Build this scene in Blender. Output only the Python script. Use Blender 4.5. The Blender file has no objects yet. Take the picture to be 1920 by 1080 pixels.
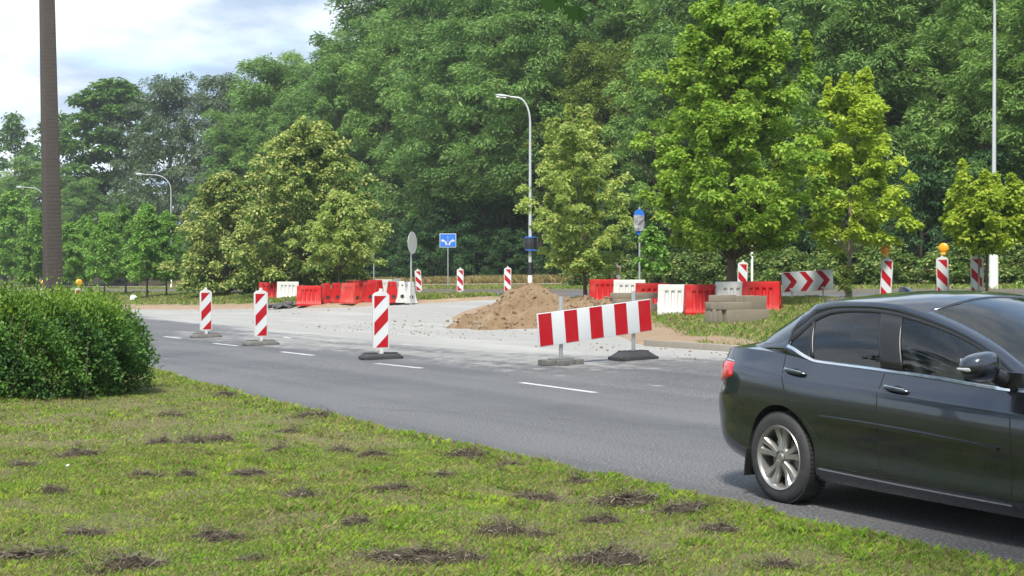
import bpy, bmesh, math, random
import numpy as np
from mathutils import Vector, Matrix

C = bpy.context.scene.collection
S = bpy.context.scene
R = math.radians
# ------------------------------------------------------------------ camera
FPX, HCAM, YH = 2700.0, 1.65, 508.0          # focal length in photo pixels, eye height, horizon row
PITCH = math.atan((540 - YH) / FPX)
cam = bpy.data.objects.new('camera', bpy.data.cameras.new('camera')); C.objects.link(cam)
cam.location = (0, 0, HCAM); cam.rotation_euler = (math.pi/2 - PITCH, 0, 0)
cam.data.sensor_width = 36.0; cam.data.lens = 36.0 * FPX / 1920
cam.data.clip_start = 0.1; cam.data.clip_end = 6000
S.camera = cam
# ------------------------------------------------------------------ sky and sun
SUN_DIR = Vector((-0.13, -0.78, 1.08)).normalized()      # towards the sun
el = math.asin(SUN_DIR.z); az = math.atan2(SUN_DIR.x, SUN_DIR.y)
W = bpy.data.worlds.new('World'); S.world = W; W.use_nodes = True
nt = W.node_tree; nd = nt.nodes; lk = nt.links; nd.clear()
out = nd.new('ShaderNodeOutputWorld'); bg = nd.new('ShaderNodeBackground'); bg.inputs['Strength'].default_value = 0.15
sky = nd.new('ShaderNodeTexSky'); sky.sky_type = 'NISHITA'; sky.sun_disc = False
sky.sun_elevation = el; sky.sun_rotation = az; sky.dust_density = 1.5; sky.air_density = 1.0
tc = nd.new('ShaderNodeTexCoord'); sep = nd.new('ShaderNodeSeparateXYZ'); lk.new(tc.outputs['Generated'], sep.inputs[0])
def wmath(op, a, b=None, c=None):
    m = nd.new('ShaderNodeMath'); m.operation = op
    for i, v in enumerate((a, b, c)):
        if v is None: continue
        if hasattr(v, 'links'): lk.new(v, m.inputs[i])
        else: m.inputs[i].default_value = v
    return m.outputs[0]
den = wmath('ADD', wmath('MAXIMUM', sep.outputs['Z'], 0.0), 0.22)
cx = wmath('DIVIDE', sep.outputs['X'], den); cy = wmath('DIVIDE', sep.outputs['Y'], den)
comb = nd.new('ShaderNodeCombineXYZ'); lk.new(cx, comb.inputs[0]); lk.new(cy, comb.inputs[1])
def wnoise(scale, detail, off):
    mp = nd.new('ShaderNodeMapping'); mp.inputs['Location'].default_value = off; lk.new(comb.outputs[0], mp.inputs['Vector'])
    n = nd.new('ShaderNodeTexNoise'); n.inputs['Scale'].default_value = scale; n.inputs['Detail'].default_value = detail
    n.inputs['Roughness'].default_value = 0.55; lk.new(mp.outputs[0], n.inputs['Vector']); return n.outputs[0]
def wramp(v, p0, p1, c0=(0,0,0,1), c1=(1,1,1,1)):
    r = nd.new('ShaderNodeValToRGB'); r.color_ramp.elements[0].position = p0; r.color_ramp.elements[1].position = p1
    r.color_ramp.elements[0].color = c0; r.color_ramp.elements[1].color = c1; r.color_ramp.interpolation = 'EASE'
    lk.new(v, r.inputs[0]); return r.outputs[0]
cover = wramp(wnoise(1.5, 7, (3.1, 1.3, 0)), 0.30, 0.56)
tone = wramp(wnoise(2.3, 6, (5.2, 4.9, 2)), 0.38, 0.60, (1.35, 1.75, 2.3, 1), (2.95, 3.15, 3.3, 1))
mx = nd.new('ShaderNodeMix'); mx.data_type = 'RGBA'; lk.new(cover, mx.inputs[0]); lk.new(tone, mx.inputs[7])
haze_mix = nd.new('ShaderNodeMix'); haze_mix.data_type = 'RGBA'; haze_mix.inputs[0].default_value = 0.45
lk.new(sky.outputs[0], haze_mix.inputs[6]); haze_mix.inputs[7].default_value = (1.9, 2.8, 3.7, 1)
lk.new(haze_mix.outputs[2], mx.inputs[6])
lk.new(mx.outputs[2], bg.inputs['Color']); lk.new(bg.outputs[0], out.inputs[0])
sl = bpy.data.lights.new('sun', 'SUN'); sl.energy = 2.7; sl.angle = R(9.0); sl.color = (1.0, 0.95, 0.86)
sun = bpy.data.objects.new('sun', sl); C.objects.link(sun)
sun.rotation_euler = SUN_DIR.to_track_quat('Z', 'Y').to_euler(); sun.location = (-30, -10, 40)
vs = S.view_settings; vs.view_transform = 'Standard'; vs.look = 'None'; vs.gamma = 1.0; vs.exposure = 1.4; vs.use_curve_mapping = False
S.render.engine = 'CYCLES'
S.cycles.max_bounces = 8; S.cycles.transparent_max_bounces = 16; S.cycles.diffuse_bounces = 3; S.cycles.glossy_bounces = 3
# ------------------------------------------------------------------ the lie of the land
TH = math.atan(1580/2700.0); SN, CS = math.sin(TH), math.cos(TH)   # the road runs 30 degrees off the view
def XY(n, s): return CS*n - SN*s, SN*n + CS*s                       # n across the road, s along it (away, leftwards)
def NS(X, Y): return CS*X + SN*Y, -SN*X + CS*Y
def sm(t): t = np.clip(t, 0, 1); return t*t*(3-2*t)
def zs(s):
    d = np.asarray(s, float) - 24
    r = np.where(d < -6, 0.0, np.where(d < 6, -.011*(d+6)**2/24, -.011*d))
    return np.maximum(r, -2.6)
def B(n, s):
    n = np.asarray(n, float)
    return zs(s) + .02*(np.clip(n, 11, 17.4)-11) + .67*sm((n-17.4)/12.1) + .03*(np.clip(n, 29.5, 48)-29.5) + .24*np.clip(n-49, 0, 45)*sm((n-49)/10)
class Pch:                                                          # monotone cubic interpolation
    def __init__(s, pts):
        p = np.array(pts, float); s.x, s.y = p[:, 0], p[:, 1]
        h = np.diff(s.x); d = np.diff(s.y)/h; m = np.zeros(len(p)); m[0], m[-1] = d[0], d[-1]
        for i in range(1, len(p)-1):
            if d[i-1]*d[i] > 0:
                w1, w2 = 2*h[i]+h[i-1], h[i]+2*h[i-1]; m[i] = (w1+w2)/(w1/d[i-1]+w2/d[i])
        s.m = m
    def __call__(s, x):
        x = np.clip(np.asarray(x, float), s.x[0], s.x[-1]); i = np.clip(np.searchsorted(s.x, x)-1, 0, len(s.x)-2)
        h = s.x[i+1]-s.x[i]; t = (x-s.x[i])/h
        return ((1+2*t)*(1-t)**2*s.y[i] + t*(1-t)**2*h*s.m[i] + t*t*(3-2*t)*s.y[i+1] + t*t*(t-1)*h*s.m[i+1])
EDGE_LAWN = Pch([(-60, 6.2), (8, 6.25), (15, 6.35), (20, 6.55), (24, 6.95), (32, 7.6), (60, 9), (260, 10)])
NEAR_R = Pch([(-60, 17.4), (24.2, 17.4), (27, 18.7), (30.7, 20.2), (35, 20.4), (40, 21.2), (43, 23.3), (45.2, 26.5), (46, 29.0)])
NEAR_L = Pch([(50.0, 28.9), (50.6, 26.8), (51.1, 26), (55.1, 23.6), (59.9, 22.6), (69.4, 20.7), (90, 19.5), (260, 18.5)])
def rip(n, s): return .02*np.sin(n*2.1+s*1.3)+.015*np.sin(n*3.7-s*2.9)
def med_h(n, s, near, s_end):
    d = np.minimum(n-near(s), 29.45-n); d = np.minimum(d, np.abs(s-s_end)*.8)
    return .11*sm(d/.5) + rip(n, s)*sm(d/.8)
def gz(X, Y):
    n, s = NS(X, Y); n = float(n); s = float(s); z = float(B(n, s))
    if n < EDGE_LAWN(s): return z + .05
    if s < 46 and NEAR_R(s) < n < 29.45: return z + float(med_h(n, s, NEAR_R, 46))
    if s > 50 and NEAR_L(s) < n < 29.45: return z + float(med_h(n, s, NEAR_L, 50))
    if n > 37: return z + .1
    return z
def ray(x, y):
    a = (x-960)/FPX; b = (540-y)/FPX
    return a, math.cos(PITCH)+b*math.sin(PITCH), -math.sin(PITCH)+b*math.cos(PITCH)
def gnd(x, y):                                                      # photo pixel -> point of the ground it shows
    a, b, c = ray(x, y); t = 4.0
    while t < 300:
        if HCAM + c*t < gz(a*t, b*t): break
        t *= 1.0015
    return Vector((a*t, b*t, gz(a*t, b*t)))
def xn(x, n):                                                       # the spot on the line n = const seen in pixel column x
    a = (x-960)/FPX; Y = n/(CS*a+SN); X = a*Y
    return Vector((X, Y, gz(X, Y)))
def zat(y, Y): return HCAM + (YH-y)*Y/FPX                           # height of a row at depth Y
# ------------------------------------------------------------------ mesh helpers
class MB:
    def __init__(s): s.v = []; s.f = []; s.m = []
    def add(s, vs_, fs, mi=0):
        k = len(s.v); s.v += [tuple(p) for p in vs_]; s.f += [tuple(i+k for i in f) for f in fs]; s.m += [mi]*len(fs); return s
    def box(s, c, d, rot=None, mi=0, taper=1.0):
        x, y, z = d[0]/2, d[1]/2, d[2]/2
        P = [Vector((sx*x*(taper if sz > 0 else 1), sy*y*(taper if sz > 0 else 1), sz*z)) for sz in (-1, 1) for sy in (-1, 1) for sx in (-1, 1)]
        if rot is not None: P = [rot @ p for p in P]
        return s.add([p+Vector(c) for p in P], [(0,2,3,1),(4,5,7,6),(0,1,5,4),(2,6,7,3),(0,4,6,2),(1,3,7,5)], mi)
    def prism(s, poly, y0, y1, mi=0):                               # outline in x,z pushed along y
        n = len(poly); P = [(x, y0, z) for x, z in poly]+[(x, y1, z) for x, z in poly]
        return s.add(P, [tuple(range(n)), tuple(range(2*n-1, n-1, -1))]+[(i, i+n, (i+1) % n+n, (i+1) % n) for i in range(n)], mi)
    def zprism(s, poly, z0, z1, mi=0, top=1.0):
        n = len(poly); P = [(x, y, z0) for x, y in poly]+[(x*top, y*top, z1) for x, y in poly]
        return s.add(P, [tuple(range(n-1, -1, -1)), tuple(range(n, 2*n))]+[(i, (i+1) % n, (i+1) % n+n, i+n) for i in range(n)], mi)
    def tube(s, pts, rad, seg=8, mi=0, cap=True):
        pts = [Vector(p) for p in pts]
        if not hasattr(rad, '__len__'): rad = [rad]*len(pts)
        V = []; ref = None
        for i, p in enumerate(pts):
            d = (pts[min(i+1, len(pts)-1)]-pts[max(i-1, 0)]).normalized()
            if ref is None: ref = d.orthogonal().normalized()
            u = (ref - d*ref.dot(d)).normalized(); w = d.cross(u); ref = u
            V += [p+(u*math.cos(2*math.pi*k/seg)+w*math.sin(2*math.pi*k/seg))*rad[i] for k in range(seg)]
        F = [(i*seg+k, i*seg+(k+1) % seg, (i+1)*seg+(k+1) % seg, (i+1)*seg+k) for i in range(len(pts)-1) for k in range(seg)]
        if cap: F += [tuple(range(seg-1, -1, -1)), tuple((len(pts)-1)*seg+k for k in range(seg))]
        return s.add(V, F, mi)
    def lathe(s, prof, seg=32, axis='z', mi=0, c=(0, 0, 0)):        # prof: (radius, along)
        V = []
        for r, a in prof:
            for k in range(seg):
                t = 2*math.pi*k/seg; p = (r*math.cos(t), r*math.sin(t), a)
                if axis == 'y': p = (p[0], p[2], p[1])
                V.append((p[0]+c[0], p[1]+c[1], p[2]+c[2]))
        F = [(i*seg+k, i*seg+(k+1) % seg, (i+1)*seg+(k+1) % seg, (i+1)*seg+k) for i in range(len(prof)-1) for k in range(seg)]
        return s.add(V, F, mi)
    def mesh(s, name, mats, smooth=False, bevel=0, angle=40):
        me = bpy.data.meshes.new(name); me.from_pydata(s.v, [], s.f)
        for m in (mats if isinstance(mats, (list, tuple)) else [mats]): me.materials.append(m)
        if max(s.m, default=0): me.polygons.foreach_set('material_index', s.m)
        bm = bmesh.new(); bm.from_mesh(me)
        bmesh.ops.recalc_face_normals(bm, faces=bm.faces)
        if bevel: bmesh.ops.bevel(bm, geom=list(bm.edges), offset=bevel, segments=2, affect='EDGES', profile=.6)
        bm.to_mesh(me); bm.free()
        if smooth or bevel:
            me.polygons.foreach_set('use_smooth', [True]*len(me.polygons)); me.set_sharp_from_angle(angle=R(angle))
        me.update(); return me
    def build(s, name, mats, parent=None, loc=(0, 0, 0), rot=(0, 0, 0), **k):
        return link(name, s.mesh(name, mats, **k), parent, loc, rot)
def link(name, me, parent=None, loc=(0, 0, 0), rot=(0, 0, 0), scale=None):
    o = bpy.data.objects.new(name, me); C.objects.link(o); o.location = loc; o.rotation_euler = rot; o.parent = parent
    if scale is not None: o.scale = scale
    return o
def tag(o, label, cat, group=None):
    o['label'] = label; o['category'] = cat
    if group: o['group'] = group
    return o
def thing(name, label, cat, loc, rotz=0, group=None, scale=None):
    o = link(name, None, None, loc, (0, 0, rotz), scale); o.empty_display_size = .2
    return tag(o, label, cat, group)
def struct(name, me): o = link(name, me); o['kind'] = 'structure'; return o
def dup(root, loc, rotz, label=None, scale=None):
    r = root.copy(); C.objects.link(r); r.location = loc; r.rotation_euler = (0, 0, rotz)
    if label: r['label'] = label
    if scale is not None: r.scale = scale
    for ch in list(root.children):
        c = ch.copy(); C.objects.link(c); c.parent = r
        for g in list(ch.children):
            d = g.copy(); C.objects.link(d); d.parent = c
    return r
def grid_mesh(name, V, nu, nv, mat, smooth=True):                   # V: (nu*nv,3)
    me = bpy.data.meshes.new(name); V = np.asarray(V, np.float32)
    i, j = np.meshgrid(np.arange(nu-1), np.arange(nv-1), indexing='ij'); a = (i*nv+j).ravel()
    F = np.stack([a, a+nv, a+nv+1, a+1], 1).astype(np.int32)
    me.vertices.add(len(V)); me.vertices.foreach_set('co', V.ravel())
    me.loops.add(F.size); me.loops.foreach_set('vertex_index', F.ravel())
    me.polygons.add(len(F)); me.polygons.foreach_set('loop_start', np.arange(0, F.size, 4, dtype=np.int32))
    me.polygons.foreach_set('use_smooth', np.full(len(F), smooth))
    me.materials.append(mat); me.update(calc_edges=True); me.validate(); return me
def tri_mesh(name, V, F, mat, cols=None):
    me = bpy.data.meshes.new(name); V = np.asarray(V, np.float32); F = np.asarray(F, np.int32)
    me.vertices.add(len(V)); me.vertices.foreach_set('co', V.ravel())
    me.loops.add(F.size); me.loops.foreach_set('vertex_index', F.ravel())
    me.polygons.add(len(F)); me.polygons.foreach_set('loop_start', np.arange(0, F.size, 3, dtype=np.int32))
    if cols is not None:
        at = me.attributes.new('col', 'FLOAT_COLOR', 'POINT'); at.data.foreach_set('color', np.asarray(cols, np.float32).ravel())
    me.materials.append(mat); me.update(calc_edges=True); return me
# ------------------------------------------------------------------ material helpers
class NT:
    def __init__(s, name):
        s.mat = bpy.data.materials.new(name); s.mat.use_nodes = True; s.t = s.mat.node_tree; s.n = s.t.nodes; s.n.clear()
        s.out = s.n.new('ShaderNodeOutputMaterial')
    def new(s, typ, **kw):
        n = s.n.new(typ)
        for k, v in kw.items(): setattr(n, k, v)
        return n
    def put(s, sock, v):
        if hasattr(v, 'links') or hasattr(v, 'is_linked'): s.t.links.new(v, sock)
        else: sock.default_value = v
    def math(s, op, a, b=0.0, clamp=False):
        m = s.new('ShaderNodeMath', operation=op, use_clamp=clamp); s.put(m.inputs[0], a); s.put(m.inputs[1], b); return m.outputs[0]
    def mix(s, f, a, b, bt='MIX'):
        m = s.new('ShaderNodeMix', data_type='RGBA', blend_type=bt); s.put(m.inputs[0], f); s.put(m.inputs[6], rgb(a)); s.put(m.inputs[7], rgb(b)); return m.outputs[2]
    def pos(s): return s.new('ShaderNodeNewGeometry').outputs['Position']
    def obj(s): return s.new('ShaderNodeTexCoord').outputs['Object']
    def mapping(s, v, rot=(0, 0, 0), scale=(1, 1, 1), loc=(0, 0, 0)):
        m = s.new('ShaderNodeMapping'); s.put(m.inputs[0], v); m.inputs['Rotation'].default_value = rot; m.inputs['Scale'].default_value = scale; m.inputs['Location'].default_value = loc; return m.outputs[0]
    def noise(s, v, scale, detail=4, rough=.55, col=False):
        n = s.new('ShaderNodeTexNoise'); s.put(n.inputs['Vector'], v); n.inputs['Scale'].default_value = scale; n.inputs['Detail'].default_value = detail; n.inputs['Roughness'].default_value = rough
        return n.outputs[1 if col else 0]
    def vor(s, v, scale, feat='F1'):
        n = s.new('ShaderNodeTexVoronoi', feature=feat); s.put(n.inputs['Vector'], v); n.inputs['Scale'].default_value = scale; return n.outputs[0]
    def ramp(s, f, *stops):
        r = s.new('ShaderNodeValToRGB'); s.put(r.inputs[0], f); e = r.color_ramp.elements
        while len(e) < len(stops): e.new(.5)
        for k, (p, c) in zip(e, stops): k.position = p; k.color = rgb(c if hasattr(c, '__len__') else (c, c, c))
        return r.outputs[0]
    def attr(s, name):
        a = s.new('ShaderNodeAttribute', attribute_name=name); return a
    def bump(s, h, strength=.3, dist=.02):
        b = s.new('ShaderNodeBump'); b.inputs['Strength'].default_value = strength; b.inputs['Distance'].default_value = dist; s.put(b.inputs['Height'], h); return b.outputs[0]
    def bsdf(s, col, rough=.6, metal=0., normal=None, coat=0., spec=.5, **kw):
        b = s.new('ShaderNodeBsdfPrincipled'); s.put(b.inputs['Base Color'], rgb(col)); s.put(b.inputs['Roughness'], rough); s.put(b.inputs['Metallic'], metal)
        b.inputs['Coat Weight'].default_value = coat; b.inputs['Coat Roughness'].default_value = .03; b.inputs['Specular IOR Level'].default_value = spec
        if normal is not None: s.put(b.inputs['Normal'], normal)
        s.t.links.new(b.outputs[0], s.out.inputs[0]); return b
def rgb(c): return tuple(c)+(1.,) if isinstance(c, (tuple, list)) and len(c) == 3 else c
def plain(name, col, rough=.5, metal=0., wear=.18, scale=6., coat=0., bump=0., dirt=(.2, .18, .15), dirtamt=.25, spec=.5):
    m = NT(name); v = m.obj(); n1 = m.noise(v, scale, 6, .6); n2 = m.noise(v, scale*6, 3, .6)
    c = m.mix(m.math('MULTIPLY', n2, wear), col, tuple(k*.55 for k in col))
    c = m.mix(m.ramp(n1, (.5, 0), (.8, dirtamt)), c, dirt)
    m.bsdf(c, m.math('ADD', rough, m.math('MULTIPLY', m.math('SUBTRACT', n1, .5), .25)), metal, m.bump(n2, bump, .01) if bump else None, coat, spec); return m.mat
def leafmat(name, dark, light, third=None, trans=.35, vary=.3, rough=.55, pale=None):
    m = NT(name); a = m.attr('col'); sp = m.new('ShaderNodeSeparateColor'); m.put(sp.inputs[0], a.outputs['Color'])
    oi = m.new('ShaderNodeObjectInfo').outputs['Random']
    f = m.math('ADD', m.math('MULTIPLY', sp.outputs[0], .45), m.math('MULTIPLY', sp.outputs[1], .55))
    c = m.mix(f, dark, light)
    if third: c = m.mix(m.math('MULTIPLY', oi, .7), c, m.mix(f, third[0], third[1]))
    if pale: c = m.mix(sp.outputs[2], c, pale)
    hs = m.new('ShaderNodeHueSaturation'); m.put(hs.inputs['Color'], c)
    m.put(hs.inputs['Value'], m.math('ADD', 1-vary/2, m.math('MULTIPLY', oi, vary)))
    d = m.new('ShaderNodeBsdfPrincipled'); m.put(d.inputs['Base Color'], hs.outputs[0]); d.inputs['Roughness'].default_value = rough; d.inputs['Specular IOR Level'].default_value = .35
    t = m.new('ShaderNodeBsdfTranslucent'); m.put(t.inputs[0], m.mix(.35, hs.outputs[0], m.mix(1., hs.outputs[0], (.9, 1., .25), 'MULTIPLY')))
    mx_ = m.new('ShaderNodeMixShader'); mx_.inputs[0].default_value = trans
    m.t.links.new(d.outputs[0], mx_.inputs[1]); m.t.links.new(t.outputs[0], mx_.inputs[2]); m.t.links.new(mx_.outputs[0], m.out.inputs[0]); return m.mat
# ------------------------------------------------------------------ materials of the setting
def m_road():
    m = NT('asphalt'); P = m.pos(); q = m.mapping(P, (0, 0, -TH))
    grain = m.noise(P, 42, 4, .85); mid = m.noise(P, 9, 5, .6); big = m.noise(P, .35, 5, .6)
    lanes = m.noise(m.mapping(q, scale=(1.0, .012, 1)), 1.15, 3, .5)
    c = m.ramp(grain, (.40, (.026, .026, .028)), (.5, (.078, .078, .082)), (.60, (.21, .21, .215)))
    c = m.mix(m.ramp(lanes, (.36, .85), (.60, 0)), c, m.mix(1, c, (.62, .62, .64), 'MULTIPLY'))
    c = m.mix(m.ramp(big, (.45, 0), (.7, .5)), c, (.12, .12, .122))
    c = m.mix(m.ramp(mid, (.55, 0), (.75, .25)), c, (.06, .06, .063))
    # sealed cracks
    cr = m.vor(m.mapping(q, scale=(.16, .05, 1)), 1.0, 'DISTANCE_TO_EDGE')
    crn = m.math('ADD', cr, m.math('MULTIPLY', m.math('SUBTRACT', m.noise(P, 1.5, 4), .5), .06))
    c = m.mix(m.ramp(m.math('ABSOLUTE', crn), (.0, .55), (.0035, 0)), c, (.04, .04, .042))
    # pale stone dust spread over it by the works
    d = m.attr('dust').outputs['Fac']
    st = m.noise(m.mapping(q, (0, 0, .35), scale=(1, .12, 1)), 1.1, 6, .65); fine = m.noise(P, 3.2, 6, .65)
    dm = m.math('ADD', m.math('MULTIPLY', d, 1.5), m.math('MULTIPLY', m.math('SUBTRACT', m.math('ADD', st, fine), 1.0), 1.5))
    dm = m.ramp(dm, (.35, 0), (.6, .55), (1.05, .96))
    dustc = m.mix(fine, (.225, .22, .208), (.32, .314, .30)); dustc = m.mix(m.ramp(st, (.5, 0), (.62, .5)), dustc, (.38, .374, .364))
    c = m.mix(m.math('MULTIPLY', dm, m.ramp(grain, (.3, .85), (.7, 1))), c, dustc)
    rough = m.ramp(grain, (.3, .62), (.7, .85))
    m.bsdf(c, rough, 0, m.bump(m.math('ADD', grain, m.math('MULTIPLY', fine, .5)), .55, .006), spec=.5); return m.mat
def m_soilgrass():
    m = NT('earth_and_turf'); P = m.pos(); g = m.attr('grass').outputs['Fac']
    f = m.noise(P, 26, 5, .7); b = m.noise(P, 2.2, 5, .6); s = m.noise(P, .7, 4, .6)
    soil = m.mix(f, (.17, .115, .075), (.34, .25, .17)); soil = m.mix(m.ramp(b, (.5, 0), (.7, .6)), soil, (.30, .26, .21))
    gr = m.mix(f, (.045, .075, .018), (.12, .17, .045)); gr = m.mix(m.ramp(b, (.45, 0), (.75, .7)), gr, (.17, .15, .07))
    k = m.ramp(m.math('ADD', g, m.math('MULTIPLY', m.math('SUBTRACT', m.math('ADD', b, f), 1.0), .9)), (.35, 0), (.6, 1))
    m.bsdf(m.mix(k, soil, gr), .9, 0, m.bump(m.math('ADD', f, b), .8, .04), spec=.2); return m.mat
def m_lawn():
    m = NT('lawn_thatch'); P = m.pos(); f = m.noise(P, 40, 5, .7); b = m.noise(P, 1.3, 5, .6); p = m.noise(P, 5, 4, .6)
    c = m.mix(f, (.06, .065, .025), (.17, .165, .07)); c = m.mix(m.ramp(b, (.42, 0), (.68, .75)), c, m.mix(f, (.10, .078, .045), (.25, .20, .12)))
    c = m.mix(m.ramp(p, (.6, 0), (.75, .5)), c, (.07, .05, .03))
    m.bsdf(c, .9, 0, m.bump(f, .8, .03), spec=.2); return m.mat
def m_verge():
    m = NT('verge_grass'); P = m.pos(); f = m.noise(P, 6, 6, .7); b = m.noise(P, .35, 5, .6); q = m.mapping(P, (0, 0, -TH))
    sx = m.new('ShaderNodeSeparateXYZ'); m.put(sx.inputs[0], q)
    c = m.mix(f, (.07, .11, .025), (.18, .24, .06))
    dry = m.mix(f, (.12, .095, .045), (.30, .24, .12))
    k = m.ramp(m.math('ADD', m.math('MULTIPLY', m.math('SUBTRACT', sx.outputs[0], 43.0), .16), m.math('SUBTRACT', b, .5)), (.1, 0), (.6, 1))
    c = m.mix(k, c, dry)
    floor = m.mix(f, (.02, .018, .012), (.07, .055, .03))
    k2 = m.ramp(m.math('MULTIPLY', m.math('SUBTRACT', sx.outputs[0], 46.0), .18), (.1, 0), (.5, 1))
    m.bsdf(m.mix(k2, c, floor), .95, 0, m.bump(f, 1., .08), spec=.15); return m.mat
def m_concrete(name, col, scale=8, spread=.35, moss=0.):
    m = NT(name); v = m.obj(); n1 = m.noise(v, scale, 7, .65); n2 = m.noise(v, scale*12, 3, .7); oi = m.new('ShaderNodeObjectInfo').outputs['Random']
    c = m.mix(n1, tuple(k*(1-spread) for k in col), tuple(min(.9, k*(1+spread)) for k in col)); c = m.mix(m.math('MULTIPLY', n2, .35), c, tuple(k*.5 for k in col))
    c = m.mix(m.math('MULTIPLY', oi, .45), c, m.mix(1, c, (.62, .6, .55), 'MULTIPLY'))
    if moss: c = m.mix(m.ramp(n1, (.5, 0), (.75, moss)), c, (.08, .085, .05))
    m.bsdf(c, .85, 0, m.bump(n2, .5, .006), spec=.3); return m.mat
def m_dirt():
    m = NT('dug_earth'); P = m.pos(); f = m.noise(P, 14, 6, .7); b = m.noise(P, 1.6, 5, .6); v = m.vor(P, 9)
    c = m.mix(f, (.105, .067, .038), (.25, .17, .10)); c = m.mix(m.ramp(b, (.42, 0), (.66, .8)), c, m.mix(f, (.19, .138, .085), (.32, .245, .165)))
    c = m.mix(m.ramp(v, (.0, .35), (.25, 0)), c, (.14, .09, .055))
    m.bsdf(c, .95, 0, m.bump(m.math('ADD', f, m.math('MULTIPLY', v, .6)), .9, .05), spec=.2); return m.mat
M = {}
M['road'] = m_road(); M['soil'] = m_soilgrass(); M['lawn'] = m_lawn(); M['verge'] = m_verge(); M['dirt'] = m_dirt()
M['kerb'] = m_concrete('kerb_concrete', (.28, .255, .215), 5, .3, .3)
M['oldkerb'] = m_concrete('old_kerb_concrete', (.235, .20, .155), 4, .4, .25)
M['path'] = m_concrete('path_paving', (.34, .27, .23), 1.5, .2)
M['galv'] = plain('galvanised_steel', (.42, .43, .44), .45, .55, .2, 10)
M['greypaint'] = plain('pale_grey_pole_paint', (.42, .44, .46), .45, .1, .15, 3, dirtamt=.2)
M['white'] = plain('white_reflective_sheet', (.50, .52, .53), .45, 0, .08, 3, dirt=(.35, .33, .3), dirtamt=.22)
M['red'] = plain('red_reflective_sheet', (.34, .004, .010), .5, 0, .12, 3, dirt=(.3, .16, .13), dirtamt=.10, spec=.2)
M['whiteplastic'] = plain('white_plastic', (.48, .48, .465), .5, 0, .1, 2.5, dirt=(.34, .31, .26), dirtamt=.4, bump=.1)
M['redplastic'] = plain('red_plastic', (.38, .006, .006), .5, 0, .18, 2.5, dirt=(.34, .14, .10), dirtamt=.38, bump=.1, spec=.25)
M['orangeplastic'] = plain('sun_bleached_red_plastic', (.42, .022, .012), .5, 0, .15, 2.5, dirt=(.45, .26, .2), dirtamt=.4, bump=.1)
M['rubber'] = plain('recycled_rubber_grey', (.115, .112, .105), .8, 0, .5, 14, bump=.4, dirt=(.25, .23, .2), dirtamt=.5)
M['blackrubber'] = plain('black_rubber', (.025, .025, .027), .65, 0, .4, 12, bump=.3, dirt=(.12, .11, .1), dirtamt=.25)
M['amber'] = plain('amber_lens', (.85, .33, .01), .22, 0, .1, 4, coat=.5, dirtamt=.1)
M['lampcase'] = plain('yellow_lamp_case', (.80, .40, .02), .45, 0, .1, 4, dirtamt=.2)
M['blue'] = plain('blue_sign_sheet', (.02, .14, .55), .4, 0, .08, 3, dirtamt=.08)
M['signback'] = plain('grey_sign_back', (.55, .56, .55), .5, .1, .12, 5)
M['black'] = plain('black_foil', (.02, .02, .024), .4, 0, .2, 9, bump=.6, dirtamt=.1)
M['greybag'] = plain('grey_foil_bag', (.24, .25, .26), .45, 0, .3, 9, bump=.8)
M['polewhite'] = plain('white_pole_paint', (.70, .70, .68), .5, 0, .15, 4, dirtamt=.3)
M['paint'] = None
def m_paint():
    m = NT('road_marking_paint'); P = m.pos(); f = m.noise(P, 30, 4, .7); b = m.noise(P, 3, 4, .6)
    c = m.mix(m.ramp(m.math('ADD', f, m.math('MULTIPLY', b, .4)), (.62, 0), (.8, .65)), (.52, .52, .51), (.16, .16, .16))
    m.bsdf(c, .6); return m.mat
M['paint'] = m_paint()
def m_bark(name, c0, c1):
    m = NT(name); v = m.mapping(m.obj(), scale=(1, 1, .18)); n = m.noise(v, 14, 6, .7)
    m.bsdf(m.mix(n, c0, c1), .9, 0, m.bump(n, .9, .03), spec=.2); return m.mat
M['bark'] = m_bark('dark_bark', (.045, .035, .026), (.15, .12, .09))
M['barkpale'] = m_bark('pale_bark', (.14, .12, .095), (.30, .26, .21))
# ------------------------------------------------------------------ the setting
def addattr(me, name, val):
    a = me.attributes.new(name, 'FLOAT', 'POINT'); a.data.foreach_set('value', np.asarray(val, np.float32).ravel())
def sheet(name, n_of, s_vals, zfun, mat):                           # n_of(s) -> array of n for that row
    rows = []
    for s in s_vals:
        n = n_of(s); x, y = XY(n, s); rows.append(np.stack([x, y, zfun(n, np.full_like(n, s))], 1))
    V = np.concatenate(rows); me = grid_mesh(name, V, len(s_vals), len(rows[0]), mat); return me, V
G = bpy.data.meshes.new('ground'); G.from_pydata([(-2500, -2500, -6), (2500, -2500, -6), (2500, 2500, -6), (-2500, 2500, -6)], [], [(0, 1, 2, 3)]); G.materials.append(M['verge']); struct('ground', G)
sroad = np.concatenate([np.arange(-40, 80, .4), np.arange(80, 262, 2.)])
nroad = np.concatenate([np.arange(6.0, 32, .4), np.arange(32, 37.3, .6)])
me, V = sheet('road', lambda s: nroad, sroad, lambda n, s: B(n, s), M['road'])
nn, ss = NS(V[:, 0], V[:, 1])
nb = Pch([(-40, 16.9), (14, 16.7), (19, 16.1), (22, 14.9), (25, 13.6), (30, 14.0), (40, 14.8), (52, 16.0), (66, 17.6), (80, 19), (100, 20), (262, 20)])(ss)
dust = sm((nn-nb+.9)/2.4)*(1-sm((nn-29.6)/3.0))
dust *= np.where(ss > 19, 1, .55)
dust = np.maximum(dust, .42*sm((nn-10.8)/2)*sm((ss-17)/5)*(1-sm((ss-36)/10))*(1-sm((nn-16)/2)))
addattr(me, 'dust', dust); struct('road', me)
sl_ = np.concatenate([np.arange(-12, 34, .25), np.arange(34, 262, 4.)])
u = np.linspace(0, 1, 90)**.7
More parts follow.
